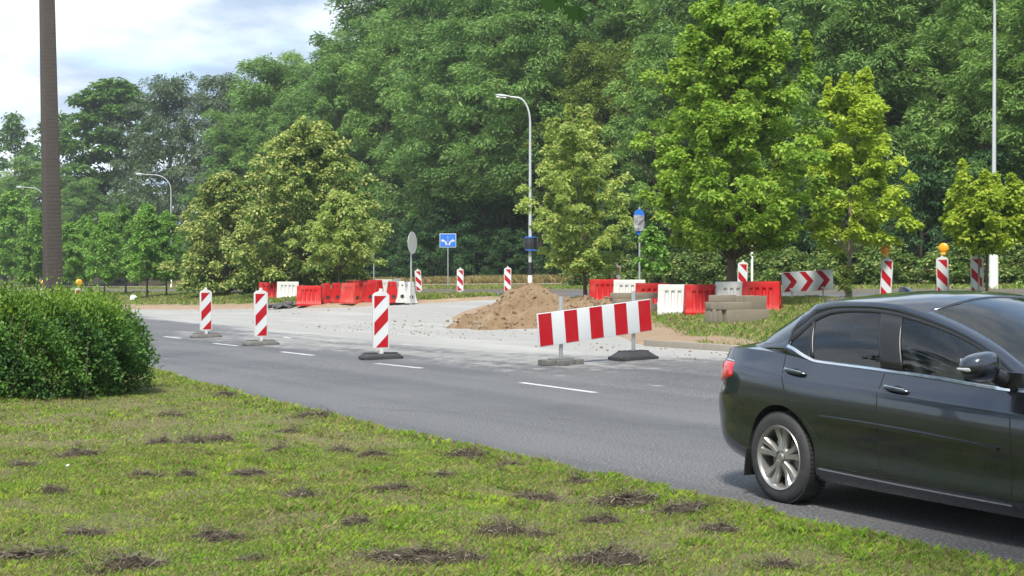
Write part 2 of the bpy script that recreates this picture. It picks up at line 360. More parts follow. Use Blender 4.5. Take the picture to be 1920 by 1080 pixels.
rng = np.random.default_rng(5)
def lawn_z(n, s):
    d = EDGE_LAWN(s)+.08-n
    return B(n, s) + .055*sm(d/.16) - .02 + .012*np.sin(n*3.1+1.7*s)+.010*np.sin(5.3*s-2.2*n) + .02*sm(d/.4)
me, V = sheet('lawn', lambda s: -30+(float(EDGE_LAWN(s))+.08+30)*u, sl_, lawn_z, M['lawn']); struct('lawn', me)
# the two halves of the median, with the dug-up gap between them
def median(name, near, s_vals, s_end):
    un = np.linspace(0, 1, 46)
    me, V = sheet(name, lambda s: float(near(s))+(29.45-float(near(s)))*un, s_vals,
                  lambda n, s: B(n, s) + np.where(np.minimum(n-near(s), 29.45-n) < .02, -.03, .006) + med_h(n, s, near, s_end), M['soil'])
    n, s = NS(V[:, 0], V[:, 1]); return me, n, s
me, n, s = median('median', NEAR_R, np.concatenate([np.arange(-40, 10, 2.), np.arange(10, 46.01, .3)]), 46)
d = n-NEAR_R(s); bare = 1.0 + .6*sm((s-19)/5) + 2.4*sm((s-33)/5)
addattr(me, 'grass', np.clip(sm((d-bare*.55)/(bare*.9))+.5*(1-sm(d/.5))*(s < 23), 0, 1)*(1-sm((s-40)/4))); struct('median', me)
me, n, s = median('median', NEAR_L, np.concatenate([np.arange(50, 100, .4), np.arange(100, 261, 3.)]), 50)
d = n-NEAR_L(s); addattr(me, 'grass', sm((d-1.0)/1.2)*sm((s-50.5)/3)); struct('median', me)
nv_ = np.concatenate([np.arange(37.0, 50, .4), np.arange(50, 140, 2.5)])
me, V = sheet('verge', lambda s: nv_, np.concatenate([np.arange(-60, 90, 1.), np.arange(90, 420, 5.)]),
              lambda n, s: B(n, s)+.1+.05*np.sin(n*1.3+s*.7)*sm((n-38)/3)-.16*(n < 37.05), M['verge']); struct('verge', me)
npth = np.linspace(43.2, 45.4, 4)
me, V = sheet('footpath', lambda s: npth, np.arange(-30, 200, 1.), lambda n, s: B(n, s)+.19, M['path']); struct('footpath', me)
# lane dashes (each a sheet of paint)
for i, (xa, ya, xb, yb) in enumerate([(977, 718, 1117, 737), (705, 682, 791, 691), (528, 660, 588, 667), (400, 644, 445, 649), (308, 631, 338, 635), (533, 632, 545, 635)]):
    a, b_ = gnd(xa, ya), gnd(xb, yb); na, sa = NS(a.x, a.y); nb_, sb = NS(b_.x, b_.y); hw = .062 if i < 5 else .05
    P = []
    for f in np.linspace(0, 1, 5):
        for w in (-hw, hw):
            n_ = na+(nb_-na)*f+w; s_ = sa+(sb-sa)*f; x, y = XY(n_, s_); P.append((x, y, float(B(n_, s_))+.005))
    o = struct('lane_dash', grid_mesh('lane_dash', P, 5, 2, M['paint']))
# kerb of the near road, stone by stone
kb = link('kerb', None); kb['kind'] = 'structure'
ks = MB().box((0, 0, 0), (.15, .985, .3)).mesh('kerb_stone', M['kerb'], bevel=.015)
for k in range(18):
    s = 23.7-k*1.0; x, y = XY(17.36+random.Random(k).uniform(-.008, .008), s); o = link('kerb_stone', ks, kb, (x, y, float(B(17.3, s))-.025+random.Random(k+9).uniform(-.006, .006)), (0, 0, TH))
# far verge kerb, stones joined: too small in the picture to tell apart
mbk = MB()
for s in np.arange(-20, 190, 1.0):
    x, y = XY(37.0, s); mbk.box((x, y, float(B(37.0, s))+.02), (.14, .97, .24), Matrix.Rotation(TH, 3, 'Z'))
o = mbk.build('kerb_row', M['kerb'], kb); o['kind'] = 'stuff'
# ------------------------------------------------------------------ foliage
def norm(a): return a/np.maximum(np.linalg.norm(a, axis=1, keepdims=True), 1e-6)
def leaf_cards(P, A, N, L, Wd, fold=.18):
    A = norm(A); Bv = norm(np.cross(N, A)); N = np.cross(A, Bv); L = L[:, None]; Wd = Wd[:, None]
    mid = P + A*L*.42
    V = np.stack([P, mid+Bv*Wd*.5+N*Wd*fold, P+A*L-N*L*.06, mid-Bv*Wd*.5+N*Wd*fold], 1).reshape(-1, 3)
    k = np.arange(len(P))[:, None]*4
    F = np.concatenate([k+np.array([[0, 2, 1]]), k+np.array([[0, 3, 2]])], 1).reshape(-1, 3)
    return V, F
def clump_leaves(rg, cl, per, L, Wd, droop=.5, jit=.55, flat=.9, centre=None, top=.7, pale=0., shell=.35):
    c = np.repeat(cl[:, :3], per, 0); rh = np.repeat(cl[:, 3], per); rv = np.repeat(cl[:, 4], per); cr = np.repeat(rg.random(len(cl)), per); ns_ = len(c)
    d = norm(rg.normal(size=(ns_, 3))); up = rg.random(ns_) < top; d[:, 2] = np.where(up, np.abs(d[:, 2]), d[:, 2])
    r = rg.random(ns_)**shell
    P = c + d*np.stack([rh, rh, rv], 1)*r[:, None]
    P[:, 2] -= .35*rv*(r*np.hypot(d[:, 0], d[:, 1]))**2*2
    o = d.copy(); o[:, 2] *= .3
    if centre is not None:
        q = P-centre; q[:, 2] = 0; o = o*.6+norm(q)*.6
    A = norm(o)+rg.normal(size=(ns_, 3))*jit; A[:, 2] -= droop
    N = np.array([[0, 0, flat]])+d*.7+rg.normal(size=(ns_, 3))*.42
    s = rg.uniform(.65, 1.25, ns_)
    V, F = leaf_cards(P, A, N, L*s, Wd*s)
    col = np.zeros((ns_, 4)); col[:, 0] = rg.random(ns_); col[:, 1] = cr; col[:, 3] = 1
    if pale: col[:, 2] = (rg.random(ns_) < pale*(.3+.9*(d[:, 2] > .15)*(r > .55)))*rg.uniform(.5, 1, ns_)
    return V, F, np.repeat(col, 4, 0)
def gen_tree(name, seed, H, cb, prof, nb, nc, per, L, Wd, rh, rv, leaf, bark, tr=.16, rise=.45, droop=.5, lean=(0, 0), forks=1, pale=0., jitr=.3, top=.7, apex=4, flat=.9, branch_r=.28, shell=.35, spike=0):
    rg = np.random.default_rng(seed); mb = MB(); cl = []
    stems = []
    for k in range(forks):
        a = rg.random()*6.28; sp = .0 if forks == 1 else .12*H
        pts = []
        for t in np.linspace(0, 1, 8):
            off = sp*t**1.3
            pts.append(Vector((lean[0]*t*H+math.cos(a+k*6.28/forks)*off+rg.normal()*.012*H*t, lean[1]*t*H+math.sin(a+k*6.28/forks)*off+rg.normal()*.012*H*t, H*.93*t)))
        stems.append(pts); mb.tube(pts, [tr*(1-.9*t)**.9*(1.35 if t == 0 else 1) for t in np.linspace(0, 1, 8)], 8)
    def on(st, z):
        t = min(max(z/(H*.93), 0), .999)*7; i = int(t); return st[i].lerp(st[i+1], t-i)
    for i in range(nb):
        f = (i+rg.random())/nb; z = cb+(H-cb)*f; r = prof(f)*rg.uniform(1-jitr, 1+jitr*.6); az_ = i*2.39996+rg.normal()*.3
        st = stems[i % forks]; a = on(st, max(cb*.75, z-r*rise)); c0 = on(st, z)
        e = Vector((c0.x+math.cos(az_)*r, c0.y+math.sin(az_)*r, z)); m_ = a.lerp(e, .5)+Vector((0, 0, r*.10))
        q = [a, a.lerp(m_, .5)+Vector((0, 0, r*.03)), m_, m_.lerp(e, .55)+Vector((0, 0, .02*r)), e]
        b0 = tr*branch_r*(1-.6*f); mb.tube(q, [b0, b0*.8, b0*.6, b0*.4, b0*.15], 4, cap=False)
        for k in range(nc):
            t = .38+.62*(k+.6*rg.random())/nc*1.05; t = min(t, 1); j = min(int(t*4), 3); p = q[j].lerp(q[j+1], t*4-j)
            g = rg.uniform(.65, 1.2)*(1.05-.3*t)
            cl.append((p.x+rg.normal()*rh*.4, p.y+rg.normal()*rh*.4, p.z+rg.normal()*rv*.5, rh*g, rv*g))
    for st in stems:
        for k in range(apex):
            p = on(st, H*(.80+.13*k/max(apex-1, 1))); cl.append((p.x+rg.normal()*rh*.3, p.y+rg.normal()*rh*.3, p.z, rh*.7, rv*.9))
    for k in range(spike):                                          # upright young shoots standing out of the crown
        i = rg.integers(len(cl)); b = cl[i]; hh = rg.uniform(.35, .8)
        for w in range(4): cl.append((b[0]+rg.normal()*.03, b[1]+rg.normal()*.03, b[2]+hh*(w+1)/4, rh*.30*(1-.13*w), rv*.4))
    cl = np.array(cl); cen = np.array([[lean[0]*H*.5, lean[1]*H*.5, 0]])
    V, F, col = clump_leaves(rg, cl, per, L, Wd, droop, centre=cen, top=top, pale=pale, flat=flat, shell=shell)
    return mb.mesh(name+'_trunk', bark, smooth=True), tri_mesh(name+'_crown', V, F, leaf, col)
def plant(name, tm, cm, loc, rotz, sc, label, cat='tree', group=None, part=('trunk', 'crown')):
    t = thing(name, label, cat, loc, rotz, group, sc if hasattr(sc, '__len__') else (sc, sc, sc))
    link(part[0], tm, t); link(part[1], cm, t); return t
LF = {}
LF['locust'] = leafmat('locust_leaves', (.072, .16, .044), (.215, .375, .105), ((.095, .17, .038), (.26, .39, .085)), .42, .35)
LF['locust2'] = leafmat('yellowing_locust_leaves', (.07, .12, .015), (.20, .26, .035), None, .34, .25)
LF['maple'] = leafmat('maple_leaves', (.13, .25, .03), (.33, .50, .065), None, .5, .2, pale=(.47, .57, .11))
LF['maple2'] = leafmat('light_maple_leaves', (.22, .33, .03), (.45, .56, .06), None, .5, .2, pale=(.54, .60, .10))
LF['mapley'] = leafmat('turning_maple_leaves', (.17, .28, .065), (.42, .52, .14), None, .5, .2, pale=(.50, .50, .17))
LF['lime'] = leafmat('lime_leaves', (.05, .12, .02), (.16, .25, .045), None, .45, .2, pale=(.50, .52, .17))
LF['field'] = leafmat('deep_green_leaves', (.028, .09, .012), (.12, .23, .028), None, .32, .2)
LF['willow'] = leafmat('grey_green_leaves', (.045, .085, .035), (.16, .22, .12), None, .3, .2)
LF['sap'] = leafmat('fresh_green_leaves', (.09, .20, .035), (.25, .43, .085), None, .42, .3)
LF['under'] = leafmat('shade_shrub_leaves', (.018, .055, .016), (.06, .14, .04), None, .3, .3)
LF['rose'] = leafmat('rose_leaves', (.055, .115, .028), (.18, .28, .07), None, .35, .3, pale=(.42, .42, .14))
LF['hedge'] = leafmat('privet_leaves', (.025, .08, .016), (.12, .25, .04), None, .38, .1)
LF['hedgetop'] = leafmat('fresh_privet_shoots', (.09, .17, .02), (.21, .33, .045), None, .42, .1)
# --- the wood behind the far road
P_loc = lambda f: 4.3*(.55+.75*math.sin(math.pi*min(1, f*.85+.12)))*(1-.45*f*f)
loc = [gen_tree('locust', 11+k, 20.0, 2.6 if k < 3 else 6.5, P_loc, 74, 3, 165, .32, .11, 1.05, .66, LF['locust2' if k == 3 else 'locust'], M['bark'], tr=.26, rise=.8, droop=.4, jitr=.5, apex=5, top=.6, flat=.5) for k in range(5)]
low = [gen_tree('elder', 31+k, 7.0, .4, lambda f: 2.7*math.sin(math.pi*min(1, .22+.8*f))+.3, 34, 3, 120, .22, .11, .8, .38, LF['under'], M['bark'], tr=.11, rise=.6, droop=.6, jitr=.35) for k in range(3)]
rs = random.Random(4)
s = -6.0; k = 0
HGT = Pch([(300, .95), (520, 1.0), (620, 1.25), (760, 1.30), (950, 1.25), (1150, 1.08), (1400, 1.0)])
FL = 'tall locust tree with feathery crown in the wood behind the far road'
while s < 190:
    for row, (nn_, hh) in enumerate(((50.5, .80), (57, .98), (66, 1.08))):
        ss_ = s+rs.uniform(-1.8, 1.8)+row*2.6; n_ = nn_+rs.uniform(-1.6, 1.6); x, y = XY(n_, ss_)
        px = 960+FPX*x/y if y > 1 else 9999
        if px < 470 and row < 2: continue                           # other kinds stand there
        if px < 330: continue
        kk = rs.choice((0, 1, 2, 0, 1, 2, 4)) if row else rs.choice((0, 1, 2, 0, 1, 2, 3, 4)); sc = hh*rs.uniform(.84, 1.1)*float(HGT(px))
        yel = kk == 3
        plant('locust_tree', loc[kk][0], loc[kk][1], (x, y, gz(x, y)-.1), rs.uniform(0, 6.28), (sc*1.08, sc*1.08, sc),
              'locust tree with yellowing crown in the wood behind the far road' if yel else FL, 'tree', 'yellowing locust trees of the wood' if yel else 'locust trees of the wood')
    s += 5.2 + max(0, s-60)*.03
s = -4.0
while s < 150:
    x, y = XY(47.6+rs.uniform(-.8, 1.4), s); kk = rs.randrange(3); sc = rs.uniform(.5, .95)
    plant('elder_shrub', low[kk][0], low[kk][1], (x, y, gz(x, y)-.05), rs.uniform(0, 6.28), sc, 'dark leafy shrub growing at the foot of the wood', 'shrub', 'shrubs at the foot of the wood', ('stem', 'crown'))
    s += rs.uniform(2.6, 4.2)+max(0, s-50)*.03
P_round = lambda f: 6.2*math.sin(math.pi*min(1, .16+.80*f))**.8+.4
fm = gen_tree('broadmaple', 51, 26, 3, P_round, 80, 3, 84, .62, .42, 1.5, .62, LF['field'], M['bark'], tr=.4, rise=.5, droop=.45)
wl = gen_tree('willow', 52, 23, 1.5, P_round, 90, 3, 110, .50, .13, 1.5, .8, LF['willow'], M['bark'], tr=.36, rise=.7, droop=.5, top=.55)
fr = gen_tree('thin', 53, 25, 6, lambda f: 5.5*math.sin(math.pi*min(1, .2+.75*f)), 40, 3, 70, .55, .3, 1.5, .7, LF['field'], M['bark'], tr=.35, rise=.7)
def big(px, n, topy, tm, Hm, wid, label, cat='tree', name='tree', group=None, rot=0):
    p = xn(px, n); h = zat(topy, p.y)-p.z; sc = h/Hm
    return plant(name, tm[0], tm[1], p-Vector((0, 0, .1)), rot, (sc*wid, sc*wid, sc), label, cat, group)
big(218, 53, 148, fm, 26, 1.25, 'broad deep green maple rising beyond the far road, left of the grey-green willow', name='maple_tree')
big(318, 49, 140, wl, 23, .95, 'grey-green willow with small pale leaves between broad maple and locust wood', name='willow_tree')
big(412, 53, 135, wl, 23, .9, 'tall grey-green willow leaning on the first locusts of the wood', name='willow_tree', rot=2)
big(28, 49, 215, fr, 25, .9, 'thin-crowned far tree with sky showing through, beyond the sapling row', name='ash_tree', rot=1)
big(112, 52, 212, fr, 25, 1.05, 'thin-crowned far tree beside the broad maple, seen past the concrete pole', name='ash_tree', rot=3)
big(-45, 50, 225, fr, 25, 1.05, 'thin-crowned far tree at the end of the far tree line', name='ash_tree', rot=4)
big(505, 51, 110, loc[0], 20, 1.25, 'locust tree at the end of the wood beside the grey-green willows', name='locust_tree', rot=2)
big(440, 48.5, 245, loc[1], 20, 1.5, 'low bright green locust in front of the grey-green willows', name='locust_tree', rot=1)
for px, n, ty, rt in ((160, 45, 335, 0), (118, 45, 330, 2), (60, 46, 300, 4), (10, 45, 345, 5), (255, 46, 360, 1)):
    big(px, n, ty, loc[rt % 3], 20, 1.5, 'low light green locust behind the row of saplings', name='locust_tree', group='low locusts behind the saplings', rot=rt)
# --- young trees on the median
def mtree(px, n, topy, boty, wpx, seed, leaf, label, name, **kw):
    p = xn(px, n); H = zat(topy, p.y)-p.z; cb = max(.25, zat(boty, p.y)-p.z); r = wpx/2*p.y/FPX
    prof = kw.pop('prof', lambda f: (math.sin(math.pi*min(1, .30+.62*f))**.9)*(1-.55*f**2.2))
    args = dict(nb=46, nc=3, per=140, L=.115, Wd=.095, rh=.36, rv=.2, tr=.085, rise=.55, droop=.35, jitr=.25)
    args.update(kw)
    t = gen_tree(name, seed, H, cb, lambda f: r*prof(f), leaf=LF[leaf], bark=args.pop('bark', M['bark']), **args)
    return plant(name, t[0], t[1], p-Vector((0, 0, .04)), 0, 1, label)
mtree(1372, 24.5, 8, 455, 365, 3, 'maple', 'tallest median maple with bright green conical crown, behind the red and white barriers', 'maple_tree', nb=88, nc=4, per=135, tr=.14, spike=70, pale=.2, rh=.42, rv=.20, rise=.85, prof=Pch([(0, .62), (.1, .92), (.25, 1.0), (.5, .92), (.7, .74), (.85, .60), (.95, .42), (1, .25)]))
mtree(1592, 28.9, 165, 446, 225, 5, 'maple2', 'slender yellow-green maple with bent trunk beside the chevron sign', 'maple_tree', nb=42, nc=3, per=135, tr=.075, lean=(.01, 0), spike=34, pale=.25, bark=M['barkpale'], rh=.34, jitr=.5, rise=.95, prof=Pch([(0, .75), (.2, 1.0), (.45, 1.0), (.65, .85), (.85, .62), (1, .3)]))
mtree(1098, 28.0, 232, 500, 205, 7, 'mapley', 'fork-stemmed maple turning yellow, growing behind the earth heap', 'maple_tree', nb=56, nc=3, per=135, forks=2, tr=.06, spike=26, pale=.34, rise=.95, jitr=.4, prof=Pch([(0, .5), (.15, .85), (.35, 1.0), (.6, 1.0), (.8, .8), (1, .42)]))
mtree(1850, 29.0, 338, 448, 160, 9, 'maple2', 'small round-headed maple beside the thick lamp post, behind the car', 'maple_tree', nb=42, nc=3, per=95, tr=.045, pale=.2, rh=.28, L=.125, Wd=.105, spike=14, prof=Pch([(0, .6), (.2, 1.0), (.5, 1.1), (.8, .95), (1, .6)]))
mtree(1226, 27.5, 424, 505, 68, 10, 'sap', 'knee-thin maple sapling in front of the bagged sign pole', 'sapling', nb=16, nc=2, per=34, tr=.022, rh=.2, rv=.13, L=.15, Wd=.12)
mtree(1700-115, 28.7, 494, 540, 26, 12, 'mapley', 'tuft of yellow sprouts at the foot of the bent maple', 'sapling', nb=10, nc=2, per=30, tr=.012, rh=.09, rv=.08, L=.11, Wd=.08, pale=.4)
# limes, two big ones and a small one
mtree(578, 27.4, 232, 530, 285, 21, 'lime', 'biggest lime tree, full of pale yellow bracts, behind the left-hand barriers', 'lime_tree', nb=110, nc=4, per=120, L=.18, Wd=.12, rh=.58, rv=.34, tr=.2, droop=.6, pale=.5, jitr=.42, prof=Pch([(0, .85), (.15, 1.0), (.4, .95), (.6, .8), (.8, .55), (1, .2)]), flat=.6)
mtree(425, 26.5, 330, 545, 225, 22, 'lime', 'lower lime tree with yellow bracts beside the sapling row', 'lime_tree', nb=80, nc=4, per=110, L=.18, Wd=.12, rh=.56, rv=.34, tr=.14, droop=.6, pale=.55, jitr=.42, prof=Pch([(0, .9), (.2, 1.0), (.5, .9), (.75, .62), (1, .25)]), flat=.6)
mtree(637, 25.6, 360, 485, 150, 23, 'mapley', 'small lime tree with thin trunk rising between the left-hand barriers', 'lime_tree', nb=46, nc=3, per=95, L=.16, Wd=.11, rh=.36, rv=.24, tr=.06, droop=.6, pale=.3)
sapm = []
for k in range(4):
    sapm.append(gen_tree('sapling', 60+k, 6.0, 1.6, lambda f: 1.65*(math.sin(math.pi*min(1, .28+.66*f))**.8)*(1-.4*f*f), 34, 3, 80, .2, .12, .44, .26, LF['sap'], M['bark'], tr=.07, rise=.6, droop=.3, jitr=.3, spike=12))
for px, n, ty, k in ((276, 24.2, 388, 0), (312, 25.4, 402, 1), (196, 24.6, 402, 2), (236, 27, 396, 3), (160, 26.5, 410, 1), (70, 25, 400, 0), (22, 26, 362, 2), (45, 24, 455, 3), (130, 24.5, 420, 2), (100, 28, 415, 1), (-20, 25, 372, 3)):
    p = xn(px, n); sc = (zat(ty, p.y)-p.z)/6.0
    plant('rowan_sapling', sapm[k][0], sapm[k][1], p-Vector((0, 0, .03)), px*.7, (sc*.95, sc*.95, sc), 'fresh green sapling on a thin trunk in the row along the median', 'sapling', 'saplings along the median')
# rose bushes on the far verge
rosem = []
for k in range(3):
    rosem.append(gen_tree('rose', 80+k, 1.5, .12, lambda f: 1.05*math.sin(math.pi*min(1, .3+.6*f)), 26, 3, 44, .15, .09, .3, .2, LF['rose'], M['bark'], tr=.03, rise=.8, droop=.2, pale=.22, top=.6))
s = 26.0
while s < 63:
    x, y = XY(40.9+rs.uniform(-.5, .5), s); sc = rs.uniform(.85, 1.2)
    plant('rose_bush', rosem[rs.randrange(3)][0], rosem[rs.randrange(3)][1], (x, y, gz(x, y)-.03), rs.uniform(0, 6.28), (sc*1.1, sc*1.1, sc), 'rambling rose bush with pale tips in the hedge across the far road', 'bush', 'rose bushes across the far road', ('stem', 'foliage'))
    s += rs.uniform(1.25, 1.8)
# --- clipped hedge on the lawn
def hedge():
    rg = np.random.default_rng(9); c = gnd(140, 752)
    x0, x1, y0, y1, h = -10.2, -4.66, 17.4, 19.9, 1.25
    t = thing('hedge', 'dense green privet hedge with dark base standing on the lawn', 'hedge', ((x0+x1)/2, (y0+y1)/2, c.z))
    cxm, cym = (x0+x1)/2, (y0+y1)/2; hx, hy = (x1-x0)/2, (y1-y0)/2
    def shell(N, top):
        out_ = []
        while len(out_) < N:
            q = rg.uniform(-1, 1, (N*2, 3)); q[:, 2] = rg.uniform(0, 1, N*2)
            e = (np.abs(q[:, 0])**6+np.abs(q[:, 1])**2.6)
            f = e**.3*.5+.5*np.maximum(e**.25, q[:, 2]**2)
            lump = .88+.06*np.sin(q[:, 0]*13+q[:, 2]*5+2*np.sin(q[:, 1]*5))+.055*np.sin(q[:, 0]*29+q[:, 1]*13+q[:, 2]*9)+.04*np.sin(q[:, 0]*61+q[:, 2]*19+q[:, 1]*23)+.07*(rg.random(N*2)**4)
            rad = (e**.8+(np.abs(q[:, 2]-.36)*1.5)**3.2)**(1/3.2)
            keep = (rad < lump) & (rad > lump-.34)
            keep &= (q[:, 2] > .80+rg.normal(size=N*2)*.05) if top else (q[:, 2] > .03)
            # thin and open near the ground
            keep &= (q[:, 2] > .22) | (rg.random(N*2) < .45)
            out_ += list(q[keep])
        return np.array(out_[:N])
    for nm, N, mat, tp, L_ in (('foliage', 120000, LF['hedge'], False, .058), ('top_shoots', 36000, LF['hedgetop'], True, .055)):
        q = shell(N, tp); P = q*np.array([hx, hy, h*1.0])
        P[:, 2] += np.where(tp, rg.exponential(.065, N), 0)
        d = norm(np.stack([q[:, 0]**3, q[:, 1]**3, (q[:, 2]-.3)], 1)); A = d*.6+rg.normal(size=(N, 3))*.6+np.array([[0, 0, .45 if tp else .1]])
        Nn = d*.5+rg.normal(size=(N, 3))*.5+np.array([[0, 0, .6]]); sz = rg.uniform(.6, 1.2, N)
        V, F = leaf_cards(P, A, Nn, L_*sz, L_*.55*sz)
        col = np.ones((N, 4)); col[:, 0] = rg.random(N); col[:, 1] = .5+.5*np.sin(P[:, 0]*4+P[:, 1]*3+P[:, 2]*6); col[:, 2] = 0
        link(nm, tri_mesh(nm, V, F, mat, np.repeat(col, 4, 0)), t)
    mb = MB()
    for k in range(70):
        x, y = rg.uniform(-hx*.85, hx*.80), rg.uniform(-hy*.7, hy*.7); a = rg.normal(size=2)*.12
        mb.tube([(x, y, -.03), (x+a[0], y+a[1], .5), (x+a[0]*2.2, y+a[1]*2.2, 1.05)], [.014, .011, .005], 5)
    mb.build('stems', M['bark'], t)
hedge()
plant('ash_tree', fr[0], fr[1], (-15.5, 12.5, 0), .5, (.46, .46, .50), 'thin-crowned young ash on the lawn beyond the hedge, mirrored in the car')
# --- grass blades
def m_blades(name, cols, dry, scale=1.):
    m = NT(name); P = m.pos(); a = m.attr('col'); sp = m.new('ShaderNodeSeparateColor'); m.put(sp.inputs[0], a.outputs['Color'])
    b = m.noise(P, .9*scale, 5, .6); p2 = m.noise(P, 3.2*scale, 3, .6)
    c = m.mix(sp.outputs[0], cols[0], cols[1]); c = m.mix(m.ramp(p2, (.5, 0), (.68, .8)), c, cols[2])
    dr = m.ramp(m.math('ADD', m.math('MULTIPLY', sp.outputs[1], .75), m.math('MULTIPLY', b, .85)), (.68, 0), (.97, 1))
    c = m.mix(dr, c, m.mix(sp.outputs[0], dry[0], dry[1]))
    d = m.new('ShaderNodeBsdfDiffuse'); m.put(d.inputs[0], c); t = m.new('ShaderNodeBsdfTranslucent'); m.put(t.inputs[0], c)
    x = m.new('ShaderNodeMixShader'); x.inputs[0].default_value = .35
    m.t.links.new(d.outputs[0], x.inputs[1]); m.t.links.new(t.outputs[0], x.inputs[2]); m.t.links.new(x.outputs[0], m.out.inputs[0]); return m.mat
M['blades'] = m_blades('lawn_blades', ((.085, .18, .022), (.24, .39, .045), (.36, .50, .05)), ((.16, .135, .06), (.32, .285, .14)))
M['blades2'] = m_blades('median_blades', ((.07, .15, .02), (.20, .32, .05), (.19, .33, .04)), ((.25, .21, .09), (.40, .34, .18)))
M['dryblades'] = m_blades('bank_grass', ((.16, .15, .05), (.33, .28, .12), (.14, .17, .05)), ((.30, .22, .10), (.45, .36, .19)))
def blades(name, X, Y, Z, L, Wd, rg, mat, label, lay=.6):
    N = len(X); a = rg.uniform(0, 6.28, N); t = np.abs(rg.normal(size=N))*lay; d = np.stack([np.cos(a)*np.sin(t), np.sin(a)*np.sin(t), np.cos(t)], 1)
    b = a+np.pi/2+rg.normal(size=N)*.6; w = np.stack([np.cos(b), np.sin(b), np.zeros(N)], 1)*(Wd/2)[:, None]
    P = np.stack([X, Y, Z], 1); k = np.stack([np.cos(a), np.sin(a), -.35*np.ones(N)], 1)*(L*.3)[:, None]
    V = np.stack([P-w, P+w, P+d*(L*.62)[:, None]+w*.7, P+d*(L)[:, None]+k], 1).reshape(-1, 3)
    i = np.arange(N)[:, None]*4; F = np.concatenate([i+np.array([[0, 1, 2]]), i+np.array([[0, 2, 3]])], 1).reshape(-1, 3)
    col = np.ones((N, 4)); col[:, 0] = rg.random(N); col[:, 1] = rg.random(N)
    o = link(name, tri_mesh(name, V, F, mat, np.repeat(col, 4, 0))); o['kind'] = 'stuff'; tag(o, label, 'grass'); return o
rg = np.random.default_rng(77)
def lawn_points(N, r0, r1, ang):
    Y = np.sqrt(rg.uniform(r0*r0, r1*r1, N)); X = Y*rg.uniform(-ang, ang, N); n, s = NS(X, Y); k = n < EDGE_LAWN(s)+.10*rg.random(N)-.01
    X, Y = X[k], Y[k]; n, s = NS(X, Y); return X, Y, n, s
X1, Y1, n1, s1 = lawn_points(760000, 5.2, 13, .70); X2, Y2, n2, s2 = lawn_points(430000, 13, 27, .52)
X = np.concatenate([X1, X2]); Y = np.concatenate([Y1, Y2]); n = np.concatenate([n1, n2]); s = np.concatenate([s1, s2])
worn = (np.sin(X*2.7+1.3*np.sin(Y*1.9+.5))*np.sin(Y*3.1+1.7*np.sin(X*2.2+1.))+.35*np.sin(X*9.1+Y*4.3)*np.sin(Y*7.7-X*3.1)) > .52
keep = ~(worn & (rg.random(len(X)) < .72) & (n < EDGE_LAWN(s)-.5)); X, Y, n, s = X[keep], Y[keep], n[keep], s[keep]
edge = sm((n-EDGE_LAWN(s)+.55)/.5)
pat = .5+.5*np.sin(X*1.9+Y*1.1+np.sin(Y*2.3)); tuft = (np.sin(X*5.1+np.sin(Y*3.7)*2)*np.sin(Y*4.3+np.sin(X*2.9)*2) > .72)
L = rg.uniform(.014, .036, len(X))*(1+.35*pat+1.1*edge+.9*tuft); Wd = np.where(Y > 13, .0070, .0038)*rg.uniform(.7, 1.2, len(X))*(1+.02*(Y-8))
blades('grass', X, Y, lawn_z(n, s)-.004, L, Wd, rg, M['blades'], 'short mown patchy grass covering the near lawn', .75)
# median grass
N = 150000; s = rg.uniform(8, 46, N); nr = NEAR_R(s); n = nr+rg.random(N)*(29.4-nr); d = n-nr
bare = 1.0+.6*sm((s-19)/5)+2.4*sm((s-33)/5); keep = rg.random(N) < np.clip(sm((d-bare*.7)/(bare*.8))+.55*(d < .45)*(s < 23), 0, 1)*(1-sm((s-40)/4))
n, s = n[keep], s[keep]; X, Y = XY(n, s); L = rg.uniform(.05, .15, len(X)); blades('grass', X, Y, B(n, s)+med_h(n, s, NEAR_R, 46), L, rg.uniform(.012, .024, len(X)), rg, M['blades2'], 'fresh green grass round the stacked kerb stones on the median', .5)
N = 110000; s = 50+rg.random(N)**1.6*110; nr = NEAR_L(s); n = nr+rg.random(N)*(29.4-nr); d = n-nr; keep = rg.random(N) < sm((d-1.2)/1.3)*sm((s-50.3)/3)
n, s = n[keep], s[keep]; X, Y = XY(n, s); L = rg.uniform(.08, .24, len(X)); blades('grass', X, Y, B(n, s)+med_h(n, s, NEAR_L, 50), L, rg.uniform(.02, .045, len(X)), rg, M['blades2'], 'green grass under the limes and saplings of the median', .5)
N = 70000; s = rg.uniform(15, 150, N); n = rg.uniform(37.3, 43, N); X, Y = XY(n, s); blades('grass', X, Y, B(n, s)+.1, rg.uniform(.06, .2, N), rg.uniform(.02, .05, N), rg, M['blades2'], 'light green grass strip along the far edge of the far road', .5)
N = 60000; s = rg.uniform(30, 150, N); n = rg.uniform(45.4, 49.5, N); X, Y = XY(n, s); blades('grass', X, Y, B(n, s)+.1, rg.uniform(.2, .75, N), rg.uniform(.03, .06, N), rg, M['dryblades'], 'tall dry straw-coloured grass on the bank before the wood', .35)
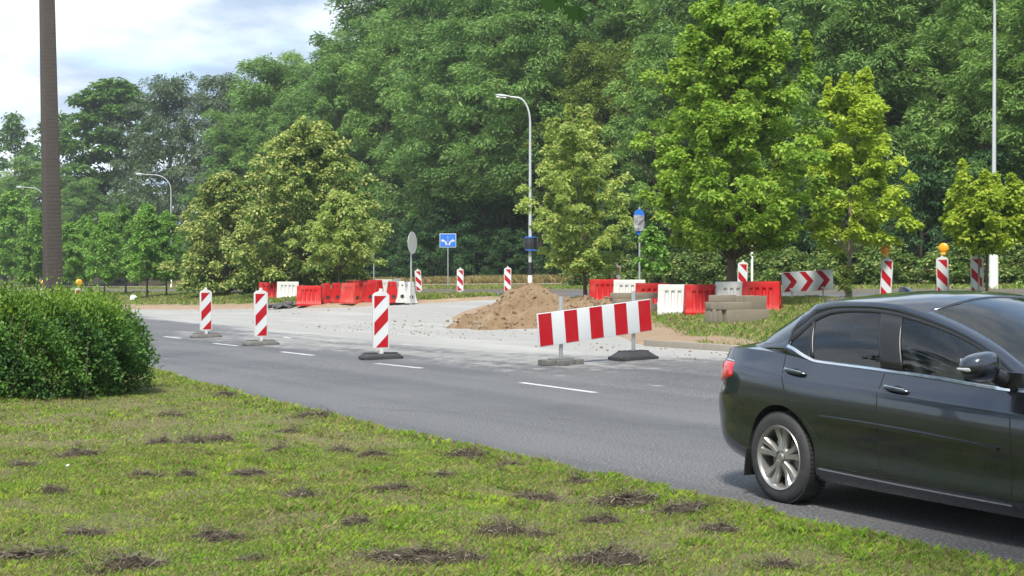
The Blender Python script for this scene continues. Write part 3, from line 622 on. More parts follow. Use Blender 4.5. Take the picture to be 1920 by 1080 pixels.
# raked-up clumps of dry cuttings on the lawn
M['hay'] = m_blades('dry_cuttings', ((.05, .042, .033), (.20, .17, .13), (.11, .092, .07)), ((.13, .11, .085), (.36, .31, .235)), 3)
hm = []
for k in range(5):
    N = 2400; a = rg.uniform(0, 6.28, N); r = rg.random(N)**.62*1.25; ex, ey = rg.uniform(.19, .30), rg.uniform(.12, .17)
    x, y = np.cos(a)*r*ex, np.sin(a)*r*ey; lump = .6+.4*np.sin(x*22+k)*np.cos(y*30+k*2); hgt = .125*np.maximum(1-r**2, .08)*lump
    z = rg.random(N)*hgt-.012
    b = rg.uniform(0, 6.28, N); D = np.stack([np.cos(b), np.sin(b), rg.normal(size=N)*.32], 1)*rg.uniform(.03, .09, N)[:, None]
    w = np.stack([-np.sin(b), np.cos(b), rg.normal(size=N)*.5], 1)*rg.uniform(.0009, .0026, N)[:, None]; P = np.stack([x, y, z], 1)
    V = np.stack([P-w, P+w, P+D+w, P+D-w], 1).reshape(-1, 3); i = np.arange(N)[:, None]*4; F = np.concatenate([i+np.array([[0, 1, 2]]), i+np.array([[0, 2, 3]])], 1).reshape(-1, 3)
    col = np.ones((N, 4)); col[:, 0] = rg.random(N); col[:, 1] = rg.random(N)*.8; col = np.repeat(col, 4, 0)
    # dense matted core under the loose stalks
    cv = []; cf = []; nu, nv = 16, 7
    for j in range(nv):
        for q in range(nu):
            t = 6.2832*q/nu; rr = (1-j/(nv-1))*.86*(1+.16*math.sin(3*t+k)+.1*math.sin(7*t+k)); zz = -.012+.072*(1-rr**2)*(.8+.4*math.sin(rr*9+t*3+k)*rr) if j else -.02
            cv.append((math.cos(t)*rr*ex, math.sin(t)*rr*ey, zz))
    for j in range(nv-1):
        for q in range(nu): a0, b0 = j*nu+q, j*nu+(q+1) % nu; cf += [(a0, b0, b0+nu), (a0, b0+nu, a0+nu)]
    V = np.concatenate([V, np.array(cv)]); F = np.concatenate([F, np.array(cf)+N*4]); col = np.concatenate([col, np.tile([[.12, .1, 0, 1]], (len(cv), 1))])
    hm.append(tri_mesh('dry_clump', V, F, M['hay'], col))
HAY = [(300, 838, 1.3), (362, 833, 1.2), (412, 828, 1.), (522, 852, .8), (322, 784, 1.1), (268, 898, 1.1), (98, 926, 1.), (162, 1006, 1.0), (400, 1010, 1.1), (702, 856, 1.2), (738, 920, 1.2), (566, 936, 1.1), (670, 985, .9), (785, 1048, 1.5), (880, 858, 1.2), (958, 879, 1.1), (835, 898, .8), (1002, 939, 1.), (1088, 912, 1.1), (1178, 943, 1.5), (1128, 982, .8), (942, 1003, 1.), (1288, 962, 1.4), (1348, 996, 1.), (1140, 1056, 1.1), (1462, 1071, 1.), (424, 744, 1.), (590, 783, 1.2), (150, 856, 1.1), (58, 1052, 1.5), (470, 1060, 1.2), (868, 1052, 1.), (470, 890, .8), (545, 815, .9), (640, 848, .7), (240, 1068, 1.3), (350, 895, .6), (40, 880, .9), (1010, 1010, .7)]
for i, (px, py, sc) in enumerate(HAY):
    p = gnd(px, py); o = link('dry_grass_clump', hm[i % 5], None, p-Vector((0, 0, .004)), (0, 0, rs.uniform(-.5, .5)+(3.14 if i % 2 else 0)), (sc*rs.uniform(.45, .9), sc*rs.uniform(.5, .95), rs.uniform(.8, 1.35)))
    tag(o, 'matted clump of dry grass cuttings lying on the mown lawn', 'grass clump', 'clumps of dry cuttings on the lawn')
# ------------------------------------------------------------------ road works furniture
def clip(poly, a, b, c):                                            # keep a*x + b*z <= c
    o = []
    for i in range(len(poly)):
        p, q = poly[i], poly[(i+1) % len(poly)]; fp, fq = a*p[0]+b*p[1]-c, a*q[0]+b*q[1]-c
        if fp <= 0: o.append(p)
        if fp*fq < 0: t = fp/(fp-fq); o.append((p[0]+(q[0]-p[0])*t, p[1]+(q[1]-p[1])*t))
    return o
def make_board(slope, lamp, label, group, loc, rotz, base='rubber', tilt=0, scale=1.):
    t = thing('guide_board', label, 'traffic board', loc, rotz, group, (scale,)*3)
    b = MB(); oc = [(-.40, -.15), (-.33, -.21), (.33, -.21), (.40, -.15), (.40, .15), (.33, .21), (-.33, .21), (-.40, .15)]
    b.zprism(oc, 0, .055); b.zprism([(x*.93, y*.9) for x, y in oc], .055, .10, top=.9)
    bo = b.build('base', M[base], t, bevel=.008)
    MB().box((-.2, 0, .112), (.22, .2, .025)).box((.2, 0, .112), (.22, .2, .025)).build('grip', M[base], bo, bevel=.005)
    w = .163
    out_ = [(-w*.5, .165), (w*.5, .165), (w, .20), (w, 1.20), (w*.72, 1.245), (.03, 1.275), (.03, 1.325), (-.03, 1.325), (-.03, 1.275), (-w*.72, 1.245), (-w, 1.20), (-w, .20)]
    p = MB().prism(out_, -.028, .028).build('panel', M['whiteplastic'], t, rot=(0, tilt, 0), bevel=.006)
    MB().box((0, 0, .14), (.07, .07, .09)).build('foot_peg', M['whiteplastic'], t)
    x0, x1, z0, z1 = -.135, .135, .22, 1.19; k = slope*1.05
    lo = min(z0-k*x0, z0-k*x1); hi = max(z1-k*x0, z1-k*x1); st = (hi-lo)/5
    for side in (-1, 1):
        MB().prism([(x0-.006, z0-.006), (x1+.006, z0-.006), (x1+.006, z1+.006), (x0-.006, z1+.006)], side*.0285, side*.030).build('white_sheet', M['white'], p)
        for i in (0, 2, 4):
            q = clip(clip([(x0, z0), (x1, z0), (x1, z1), (x0, z1)], -k, 1, lo+st*(i+1)), k, -1, -(lo+st*i))
            MB().prism(q, side*.0305, side*.0325).build('red_stripe', M['red'], p)
    if lamp:
        l = MB().box((0, 0, 1.37), (.12, .09, .10)).build('lamp_case', M['lampcase'], t, bevel=.01)
        MB().lathe([(0, -.062), (.07, -.060), (.118, -.045), (.128, -.03), (.128, .03), (.118, .045), (.07, .060), (0, .062)], 24, 'y', c=(0, 0, 1.51)).build('lamp_lens', M['amber'], l, smooth=True)
        MB().lathe([(.129, -.018), (.136, -.018), (.136, .018), (.129, .018)], 24, 'y', c=(0, 0, 1.51)).build('lamp_rim', M['lampcase'], l, smooth=True)
    return t
def face(p, off=0): return -math.atan2(p.x, p.y)+R(off)             # rotz that turns a thing's front to the camera
p = gnd(714, 673); make_board(1, 0, 'guide board on black base, on the road between striped barrier and the other boards', 'guide boards along the lane line', p, face(p, 16), 'blackrubber')
p = gnd(489, 647); make_board(1, 0, 'middle guide board on a grey rubber base in the row along the lane line', 'guide boards along the lane line', p, face(p, 18))
p = gnd(386, 633); make_board(1, 0, 'guide board beside the hedge end, first in the row along the lane line', 'guide boards along the lane line', p, face(p, 20), scale=1.0)
FB = 'guide boards along the far road'
for px, n, lab, off, tl, lamp in ((787, 33.0, 'leaning guide board on far road beside the round sign', -14, -.09, 0), (863, 32.8, 'upright guide board on far road in front of the blue arrow sign', -10, 0, 0),
        (952, 32.4, 'guide board on far road, its foot hidden by the earth heap', -10, 0, 0), (1153, 30.6, 'guide board on far road half hidden by the red barrier and concrete stack', -14, .05, 0),
        (1391, 30.2, 'guide board on far road partly hidden by the tallest maple trunk', -14, .03, 0), (1660, 29.8, 'guide board with amber lamp just right of the chevron sign', -14, .05, 1),
        (1769, 29.8, 'guide board with amber lamp, middle one of the three behind the car roof', -14, -.03, 1), (1833, 29.8, 'guide board with amber lamp behind the thin stake of the small maple', -14, -.02, 1)):
    p = xn(px, n); make_board(-1, lamp, lab, FB, p, face(p, off), 'blackrubber', tl)
for px, n, lab in ((148, 14.8, 'lamp-topped guide board behind the hedge, right of the concrete pole'), (82, 14.6, 'lamp-topped guide board behind the hedge, left of the concrete pole')):
    p = xn(px, n); make_board(1, 1, lab, 'lamp boards behind the hedge', p, face(p, 20), scale=1.0)
# striped barrier plank on two posts
a, b_ = gnd(1052, 692), gnd(1188, 676); b_ = Vector((2.16, 25.6, gz(2.16, 25.6))); a = Vector((.84, 24.7, gz(.84, 24.7)))
mid = (a+b_)/2; dv = b_-a; yaw = math.atan2(dv.y, dv.x); half = math.hypot(dv.x, dv.y)/2
t = thing('striped_barrier', 'tilted red and white striped barrier plank on two posts at the road edge', 'barrier', (mid.x, mid.y, min(a.z, b_.z)), yaw)
za, zb_ = a.z-min(a.z, b_.z), b_.z-min(a.z, b_.z)
tl = R(5.2); xl, xr, hw = -half-.52, half+.36, .285
def onp(x, z): return (x*math.cos(tl)-z*math.sin(tl), x*math.sin(tl)+z*math.cos(tl)+.72)
pl = MB().prism([onp(xl, -hw), onp(xr, -hw), onp(xr, hw), onp(xl, hw)], -.065, -.03).build('plank', M['white'], t, bevel=.008)
st = (xr-xl-.02)/9
for i in range(0, 9, 2):
    x0 = xl+.01+st*i; MB().prism([onp(x0, -hw+.012), onp(x0+st, -hw+.012), onp(x0+st, hw-.012), onp(x0, hw-.012)], -.069, -.0655).build('red_stripe', M['red'], pl)
for sx, zz, hgt, mat in ((-1, za, 1.13, 'rubber'), (1, zb_, 1.18, 'blackrubber')):
    x = sx*half
    MB().box((x, 0, zz+hgt/2+.04), (.06, .04, hgt)).build('post', M['galv'], t, bevel=.004)
    m_ = MB()
    if mat == 'rubber':
        for q in range(4):
            m_.box((x-.27+.18*q, (-.04 if q % 2 else .04), .045+zz), (.172, .40-(.1 if q in (0, 3) else 0), .09))
        m_.box((x, 0, zz+.06), (.44, .18, .10))
    else:
        m_.zprism([(-.42, -.2), (.42, -.2), (.42, .2), (-.42, .2)], 0, .06); m_.zprism([(-.40, -.18), (.40, -.18), (.40, .18), (-.40, .18)], .06, .15, top=.66)
        for q in range(5): m_.box((-.24+.12*q, 0, .152), (.05, .23, .03))
        m_.v = [(vx+x, vy, vz+zz) for vx, vy, vz in m_.v]
    m_.build('base', M[mat], t, bevel=.008)
# water-filled barriers
def barrier_mesh(mat):
    prof = [(.235, 0), (.235, .07), (.205, .11), (.18, .22), (.125, .58), (.115, .64), (.115, .72), (.095, .80), (.0, .80)]
    full = [(y, z) for y, z in prof]+[(-y, z) for y, z in prof[-2::-1]]
    xs = [-.5, -.485]; 
    for c in (-.26, -.09, .09, .26): xs += [c-.055, c-.035, c+.035, c+.055]
    xs += [.485, .5]; m_ = MB(); V = []
    for x in xs:
        g = any(abs(x-c) < .04 for c in (-.26, -.09, .09, .26)); e = .012 if abs(x) > .49 else 0
        for y, z in full:
            k = .045 if g and .15 < z < .62 else 0; yy = y-math.copysign(min(k+e, abs(y)), y) if y else 0
            V.append((x*(1-.05*z), yy, z-(e if z > .75 else 0)))
    n = len(full); F = [(i*n+k, i*n+k+1, (i+1)*n+k+1, (i+1)*n+k) for i in range(len(xs)-1) for k in range(n-1)]
    F += [tuple(range(n)), tuple(range(len(V)-1, len(V)-n-1, -1))]
    m_.add(V, F); return m_.mesh('shell', mat, smooth=True, angle=30)
bmesh_ = {c: barrier_mesh(M[c]) for c in ('redplastic', 'whiteplastic', 'orangeplastic')}
hole = MB().lathe([(0, .006), (.072, .006), (.072, -.01)], 20, 'z').mesh('end_hole', M['black'])
lip = MB().lathe([(.070, .002), (.076, .014), (.088, .014), (.092, 0)], 20, 'z')
lipm = {c: lip.mesh('hole_rim', M[c], smooth=True) for c in bmesh_}
slotm = MB().box((0, 0, 0), (.004, .06, .05)).mesh('coupling_slot', M['black'])
def barrier(px, py, yawdeg, col, label, group, sc=1., lift=0):
    p = gnd(px, py); t = thing('water_barrier', label, 'barrier', p+Vector((0, 0, lift-.01)), R(yawdeg), group, (sc, sc, sc))
    link('shell', bmesh_[col], t)
    for sx in (-1, 1):
        h = link('end_hole', hole, t, (sx*.497, 0, .24), (0, sx*math.pi/2, 0)); link('hole_rim', lipm[col], h, (0, 0, -.004))
        link('coupling_slot', slotm, t, (sx*.489, 0, .66))
    return t
GL, GR = 'barriers round the left-hand dig', 'barriers round the right-hand dig'
for a_ in ((506, 562, 8, 'redplastic', 'red plastic barrier under the biggest lime, next to the rubble'), (540, 561, 8, 'whiteplastic', 'white plastic barrier behind the rubble, between two red ones'),
           (580, 573, 2, 'redplastic', 'long-side-on red plastic barrier right behind the rubble'), (611, 568, -74, 'redplastic', 'end-on red plastic barrier touching the long-side-on one'),
           (630, 567, -76, 'redplastic', 'end-on red plastic barrier beside the small lime trunk'), (657, 569, -52, 'orangeplastic', 'faded orange-red barrier right of the small lime trunk'),
           (690, 567, -74, 'redplastic', 'red plastic barrier with shaded side, end-on, in the middle of its row'), (703, 562, -60, 'redplastic', 'red plastic barrier behind the shaded end-on one'),
           (719, 560, -50, 'whiteplastic', 'white plastic barrier between red ones, near the round sign'), (672, 562, 10, 'redplastic', 'red plastic barrier closing the gap behind the faded one'), (735, 568, -78, 'redplastic', 'red end-on barrier next to the white end pair'),
           (751, 568, -78, 'whiteplastic', 'white end-on barrier with grey hole beside the red one'), (768, 568, -78, 'whiteplastic', 'white end-on barrier at the round sign post')):
    barrier(*a_[:4], a_[4], GL, 1.06)
for a_ in ((1134, 570, 4, 'redplastic', 'red plastic barrier behind the small kerb stack and earth heap'), (1180, 573, 0, 'whiteplastic', 'white plastic barrier peeping over the small kerb stack'),
           (1224, 583, -14, 'redplastic', 'red plastic barrier behind the striped plank end'), (1268, 589, -6, 'whiteplastic', 'white ribbed barrier standing between two red ones in the grass'),
           (1318, 590, 3, 'redplastic', 'red ribbed barrier next to the large kerb stack'), (1376, 585, 6, 'whiteplastic', 'white barrier behind the tallest maple trunk'),
           (1428, 585, -22, 'redplastic', 'red barrier at the end of the row, showing its sloping end')):
    barrier(*a_[:4], a_[4], GR, 1.0)
# stacks of old kerb stones
def stone(d, seed):
    r_ = random.Random(seed); m_ = MB().box((0, 0, 0), d); m_.v = [(x+r_.uniform(-.012, .012), y+r_.uniform(-.01, .01), z+r_.uniform(-.004, .004)) for x, y, z in m_.v]
    return m_.mesh('kerb_stone', M['oldkerb'], bevel=.012)
stones = [stone((1.12, .15, .30), k) for k in range(3)]; slab = [stone((.72, .30, .15), k+7) for k in range(2)]; half = [stone((.52, .15, .28), k+17) for k in range(3)]
def kerb_stack(px, py, yaw, label, rows, sc=1.):
    p = gnd(px, py); t = thing('kerb_stack', label, 'stone stack', p, R(yaw), 'stacks of old kerb stones', (sc,)*3)
    for i, (k, x, y, z, rx, rz) in enumerate(rows): link('kerb_stone', k, t, (x, y, z), (rx, 0, rz))
H2 = math.pi/2
kerb_stack(1380, 606, 27, 'large stack of weathered kerb stones in the grass beside the maple trunk',
    [(stones[i % 3], rs.uniform(-.03, .03), -.34+.158*i, .148, 0, rs.uniform(-.02, .02)) for i in range(5)] +
    [(slab[0], -.22, -.24, .374, 0, .05), (slab[1], -.24, .14, .374, 0, -.06), (half[0], .29, -.27, .440, 0, .03), (half[1], .30, -.11, .440, 0, -.02), (half[2], .28, .06, .440, 0, .02), (half[0], .30, .22, .440, 0, -.03), (half[1], -.24, .16, .52, H2, .06)], 1.12)
kerb_stack(1188, 590, 24, 'small stack of dark kerb stones behind the striped barrier plank',
    [(stones[i % 3], rs.uniform(-.03, .03), -.24+.158*i, .148, 0, rs.uniform(-.03, .03)) for i in range(4)] +
    [(stones[2], -.12, -.14, .374, H2, .04), (stones[1], -.06, .18, .374, H2, -.05), (slab[0], -.30, 0, .527, 0, .06), (slab[1], .36, .0, .527, 0, .2)], 1.0)
# heaps of dug earth
def heap(px, py, rx, ry, h, yaw, label, seed, peak=(0, 0)):
    from mathutils import noise
    p = gnd(px, py); nu, nv = 110, 60; V = []
    for j in range(nv):
        for i in range(nu):
            a = 2*math.pi*i/nu; r = j/(nv-1)
            rr = r*(1+.14*math.sin(2*a+seed)+.08*math.sin(5*a+seed*2)+.05*noise.noise((math.cos(a)*4, math.sin(a)*4, seed)))
            x, y = math.cos(a)*rr*rx+peak[0]*(1-r), math.sin(a)*rr*ry+peak[1]*(1-r); q = Vector((x*1.0, y*1.0, seed))
            z = h*(1-r)**.92*(1-.12*r)+(.20*noise.noise(q*1.5)+.10*noise.noise(q*3.7)+.055*noise.noise(q*8)+.035*abs(noise.noise(q*17)))*h*min(1, (1-r)*2.5)*1.25
            if h > .9: z = min(z, h*.93+.05*noise.noise(q*6))
            xw, yw = x*math.cos(R(yaw))-y*math.sin(R(yaw)), x*math.sin(R(yaw))+y*math.cos(R(yaw)); V.append((x, y, z-.05*(r > .97)-.01+gz(p.x+xw, p.y+yw)-p.z))
    m_ = MB(); m_.add(V, [(j*nu+i, j*nu+(i+1) % nu, (j+1)*nu+(i+1) % nu, (j+1)*nu+i) for j in range(nv-1) for i in range(nu)])
    t = thing('earth_heap', label, 'earth heap', p, R(yaw)); o = m_.build('mound', M['dirt'], t, smooth=True, angle=80)
    r_ = random.Random(seed); mc = MB()
    for k in range(420):
        a, rad = r_.uniform(0, 6.28), r_.random()**.6*1.03; s_ = r_.uniform(.02, .05)*(1.9 if r_.random() < .12 else 1); j = min(int(rad*(nv-1)), nv-1); i = int(a/6.2832*nu) % nu; v = V[j*nu+i]
        mt = Matrix.Rotation(r_.uniform(0, 6), 3, 'X') @ Matrix.Rotation(r_.uniform(0, 6), 3, 'Z'); mc.box((v[0], v[1], max(v[2], -.02)+s_*.25), (s_*1.5, s_, s_*.9), mt, taper=.6)
    c_ = mc.build('clods', M['dirt'], t); c_['kind'] = 'stuff'
heap(990, 603, 2.15, 1.8, 1.12, 0, 'big heap of brown dug earth in the gap of the median', 3.3, (-.2, .1))
heap(1100, 600, 1.35, 1.2, .72, 20, 'lower mound of pale sandy earth beside the big heap', 7.1)
def rubble(px, py, n, spread, label, seed, size=.3):
    p = gnd(px, py); t = thing('rubble_pile', label, 'rubble', p); r_ = random.Random(seed)
    for k in range(n):
        a, rad = r_.uniform(0, 6.28), r_.random()**.7; s_ = r_.uniform(.5, 1.3)*size
        poly = [(math.cos(q*6.283/6+r_.uniform(-.3, .3))*s_*.5*r_.uniform(.75, 1.15), math.sin(q*6.283/6)*s_*.4*r_.uniform(.75, 1.15)) for q in range(6)]
        MB().zprism(poly, -.035, .04, top=.9).build('chunk', M['tarmac'], t, (math.cos(a)*rad*spread, math.sin(a)*rad*spread*.5, .05+(1-rad)*size*.8*r_.random()), (r_.uniform(-.5, .5), r_.uniform(-.4, .4), r_.uniform(0, 6)))
M['tarmac'] = m_concrete('broken_tarmac', (.10, .10, .105), 9, .5)
rubble(540, 577, 34, 1.0, 'pile of broken grey tarmac lumps in front of the left-hand barriers', 4, .42)
rubble(1568, 571, 10, .55, 'few flat tarmac lumps at the foot of the chevron sign', 8, .3)
# ------------------------------------------------------------------ signs, lamps, poles
def disc(r, y0, y1, c, seg=32): return MB().lathe([(0, y0), (r-.004, y0), (r, (y0+y1)/2), (r-.004, y1), (0, y1)], seg, 'y', c=c)
p = gnd(771, 572); H_ = zat(434, p.y)-p.z; t = thing('round_sign', 'round road sign seen from its grey back beside the white barriers', 'sign', p, face(p, 66))
MB().tube([(0, 0, -.05), (0, 0, H_-.05)], .034, 12).build('post', M['galv'], t, smooth=True)
o = disc(.44, -.06, -.045, (0, 0, H_-.45)).build('disc', M['signback'], t, smooth=True, angle=25)
MB().box((0, -.04, H_-.3), (.5, .02, .03)).box((0, -.04, H_-.6), (.5, .02, .03)).build('bracket', M['galv'], t)
p = xn(840, 40.0); zt_, zb2 = zat(438, p.y)-p.z, zat(464, p.y)-p.z; wd = 31*p.y/FPX
t = thing('lane_arrow_sign', 'blue lane sign with two white curved arrows on a thin post', 'sign', p, face(p, -6))
MB().tube([(0, 0, -.1), (0, 0, zt_-.05)], .035, 10).build('post', M['galv'], t, smooth=True)
pn = MB().box((0, -.055, (zt_+zb2)/2), (wd, .02, zt_-zb2)).build('panel', M['white'], t, bevel=.004)
MB().box((0, -.067, (zt_+zb2)/2), (wd-.06, .003, zt_-zb2-.06)).build('blue_field', M['blue'], pn)
hz = zt_-zb2; zc = (zt_+zb2)/2
for sx in (-1, 1):
    m_ = MB(); pr = []
    for q in np.linspace(0, 1, 7):
        ang = q*math.pi/2; pr.append((sx*(.09+.18*(1-math.cos(ang))), zc-hz*.36+.30*math.sin(ang)*.9+.02))
    for i in range(6):
        (xa, za_), (xb, zb3) = pr[i], pr[i+1]; dx, dz = xb-xa, zb3-za_; l_ = math.hypot(dx, dz); nx, nz = -dz/l_*.045, dx/l_*.045
        m_.prism([(xa-nx, za_-nz), (xb-nx, zb3-nz), (xb+nx, zb3+nz), (xa+nx, za_+nz)], -.073, -.0695)
    xe, ze_ = pr[-1]; m_.prism([(xe, ze_+.11), (xe+sx*.16, ze_), (xe, ze_-.11)], -.0735, -.0698)
    m_.build('white_arrow', M['white'], pn)
MB().box((0, -.071, zc+.2), (.025, .002, .12)).box((0, -.071, zc), (.025, .002, .12)).box((0, -.071, zc-.2), (.025, .002, .12)).build('dashed_line', M['white'], pn)
p = xn(701, 40.5); H_ = zat(470, p.y)-p.z; t = thing('small_sign', 'small blue plate on a thin grey post beyond the left-hand barriers', 'sign', p, face(p, 40))
MB().tube([(0, 0, -.1), (0, 0, H_)], .04, 10).build('post', M['galv'], t, smooth=True); MB().box((.14, -.05, H_-.06), (.3, .02, .2)).build('plate', M['blue'], t, bevel=.004)
# bagged signs on a post among the maples
p = xn(1199, 29.0); t = thing('bagged_sign_post', 'sign post with blue round signs half wrapped in grey foil', 'sign', p, face(p, 30)); H_ = zat(388, p.y)-p.z
MB().tube([(0, 0, -.1), (0, 0, H_)], .036, 12).build('post', M['galv'], t, smooth=True)
for yy, rr in ((404, .21), (432, .16)):
    zz = zat(yy, p.y)-p.z; o = disc(rr, -.06, -.048, (-.04, 0, zz)).build('blue_disc' if yy != 355 else 'back_disc', M['blue'] if yy != 355 else M['signback'], t, smooth=True, angle=25)
m_ = MB(); z0, z1 = zat(433, p.y)-p.z, zat(404, p.y)-p.z; rr_ = random.Random(2); V = []
for j in range(7):
    for i in range(14):
        a = 6.2832*i/14; V.append((-.04+math.cos(a)*(.205+rr_.uniform(-.03, .03)), -.05+math.sin(a)*(.07+rr_.uniform(-.02, .02)), z0+(z1-z0)*j/6+rr_.uniform(-.02, .02)))
m_.add(V, [(j*14+i, j*14+(i+1) % 14, (j+1)*14+(i+1) % 14, (j+1)*14+i) for j in range(6) for i in range(14)]+[tuple(range(14)), tuple(range(84, 98))]); m_.build('foil_wrap', M['greybag'], t)
# chevron sign
a, b_ = xn(1488, 28.6), xn(1541, 28.9); mid = (a+b_)/2; dv = b_-a; yaw = math.atan2(dv.y, dv.x)*.6
t = thing('chevron_sign', 'low white sign with three red chevrons pointing along the bend', 'sign', mid, yaw); zt_, zb2 = zat(508, mid.y)-mid.z, zat(546, mid.y)-mid.z; Lh = 44*mid.y/FPX/math.cos(yaw)
for sx in (-.62, .60): MB().tube([(sx*Lh, 0, -.05), (sx*Lh, 0, zt_-.05)], .025, 10).build('post', M['galv'], t, smooth=True)
tl = R(3.2)
def oc_(x, z): return (x*math.cos(tl)-z*math.sin(tl), x*math.sin(tl)+z*math.cos(tl)+(zt_+zb2)/2)
hh_ = (zt_-zb2)/2; pn = MB().prism([oc_(-Lh, -hh_), oc_(Lh, -hh_), oc_(Lh, hh_), oc_(-Lh, hh_)], -.05, -.026).build('panel', M['white'], t, bevel=.006)
for i in range(3):
    x0 = -Lh+.05+i*(2*Lh-.06)/3; w_ = .24*Lh; d_ = .30*Lh; h2 = hh_-.015
    q = [(x0, -h2), (x0+w_, -h2), (x0+w_+d_, 0), (x0+w_, h2), (x0, h2), (x0+d_, 0)]
    MB().prism([oc_(min(x, Lh-.02), z) for x, z in q], -.0545, -.0505).build('red_chevron', M['red'], pn)
for sx in (-.62, .60): MB().box((sx*Lh, -.056, (zt_+zb2)/2-hh_*.72+sx*Lh*.05), (.09, .004, .05)).build('white_sticker', M['white'], pn)
# street lamps
M['lampglass'] = plain('lamp_diffuser', (.75, .77, .78), .25, 0, .05, 4)
def street_lamp(p, H_, arm, label, r0=.09, yaw=0, wraps=False, base_r=None):
    t = thing('street_lamp', label, 'street lamp', p, yaw, 'street lamps')
    pts = [(0, 0, -.1), (0, 0, H_*.5), (0, 0, H_*.86)]; rad = [r0, r0*.75, r0*.55]
    if arm:
        for q in np.linspace(.15, 1, 7):
            a_ = q*math.pi/2*.94; pts.append((-arm*(1-math.cos(a_))*.6, 0, H_*.86+H_*.13*math.sin(a_))); rad.append(r0*.5)
        pts.append((-arm, 0, H_*.995)); rad.append(r0*.45)
    else: pts.append((0, 0, H_)); rad.append(r0*.45)
    MB().tube(pts, rad, 12).build('pole', M['greypaint'], t, smooth=True)
    MB().tube([(0, 0, 0), (0, 0, .9)], [r0*1.25, r0*1.2], 12).build('sleeve', M['polewhite' if not wraps else 'greypaint'], t, smooth=True)
    if arm:
        V = []
        for j, (xx, w_, h_) in enumerate(((0, .05, .05), (-.1, .09, .07), (-.3, .15, .10), (-.55, .16, .11), (-.72, .11, .07), (-.78, .03, .02))):
            for i in range(12): a_ = 6.2832*i/12; V.append((-arm+.08+xx, math.cos(a_)*w_, H_*.995+math.sin(a_)*h_*(.8 if math.sin(a_) > 0 else .55)-xx*.10))
        h_ = MB(); h_.add(V, [(j*12+i, j*12+(i+1) % 12, (j+1)*12+(i+1) % 12, (j+1)*12+i) for j in range(5) for i in range(12)]+[tuple(range(12)), tuple(range(60, 72))])
        h_ = h_.build('lamp_head', M['greypaint'], t, smooth=True)
        MB().box((-arm-.38, 0, H_*.995-.03), (.5, .2, .06), Matrix.Rotation(.1, 3, 'Y')).build('diffuser', M['lampglass'], h_, bevel=.02)
    return t
p = xn(994, 37.7); H_ = zat(180, p.y)-p.z; arm = 40*p.y/FPX
t = street_lamp(p, H_, arm, 'grey street lamp with curved arm and black wrap standing behind the earth heap', .10, 0)
z0, z1 = zat(468, p.y)-p.z, zat(446, p.y)-p.z
MB().tube([(0, 0, z0), (0, 0, (z0+z1)/2), (0, 0, z1)], [.30, .33, .31], 14).build('black_wrap', M['black'], t)
MB().tube([(.05, 0, z0-.05), (.05, 0, z0-.003)], .33, 18).tube([(.02, 0, z1+.003), (.02, 0, z1+.05)], .33, 18).build('blue_rim', M['blue'], t)
z0, z1 = zat(516, p.y)-p.z, zat(492, p.y)-p.z; MB().tube([(0, 0, z0), (0, 0, z1)], .122, 12).build('black_band', M['black'], t, smooth=True)
p = xn(1863, 37.9); t = street_lamp(p, zat(-60, p.y)-p.z, 1.6, 'tall grey lamp post beside the small round maple, its head out of reach', .085, .9)
z1 = zat(452, p.y)-p.z; MB().tube([(0, 0, 0), (0, 0, z1)], [.155, .15], 14).build('stout_sleeve', M['polewhite'], t, smooth=True)
MB().box((.25, -.1, z1+.25), (.28, .03, .16), Matrix.Rotation(.6, 3, 'Y')).box((.48, -.1, z1+.45), (.14, .03, .12), Matrix.Rotation(.3, 3, 'Y')).build('blue_rag', M['blue'], t)
MB().box((-.0, -.13, z1+.55), (.1, .03, .3), Matrix.Rotation(.3, 3, 'Y')).build('orange_ribbon', M['orangeplastic'], t)
for px, n, ty, lab, ar in ((321, 39, 326, 'distant lamp in front of the grey-green willow', 52), (84, 39, 350, 'distant lamp left beside the concrete pole', 42)):
    p = xn(px, n); street_lamp(p, zat(ty, p.y)-p.z, ar*p.y/FPX, lab, .075)
p = xn(1410, 39.5); t = thing('marker_post', 'plain pale post with orange mark before the rose bushes', 'post', p)
MB().tube([(0, 0, -.1), (0, 0, zat(440, p.y)-p.z)], .055, 10).build('shaft', M['polewhite'], t, smooth=True); MB().tube([(0, 0, zat(470, p.y)-p.z), (0, 0, zat(462, p.y)-p.z)], .058, 10).build('orange_mark', M['orangeplastic'], t)
p = xn(624, 38.5); t = thing('marker_post', 'short stout white post behind the small lime trunk', 'post', p)
MB().tube([(0, 0, -.1), (0, 0, zat(508, p.y)-p.z)], [.12, .11], 12).build('shaft', M['polewhite'], t, smooth=True); MB().tube([(0, 0, zat(508, p.y)-p.z), (0, 0, zat(506, p.y)-p.z)], .115, 12).build('cap', M['signback'], t)
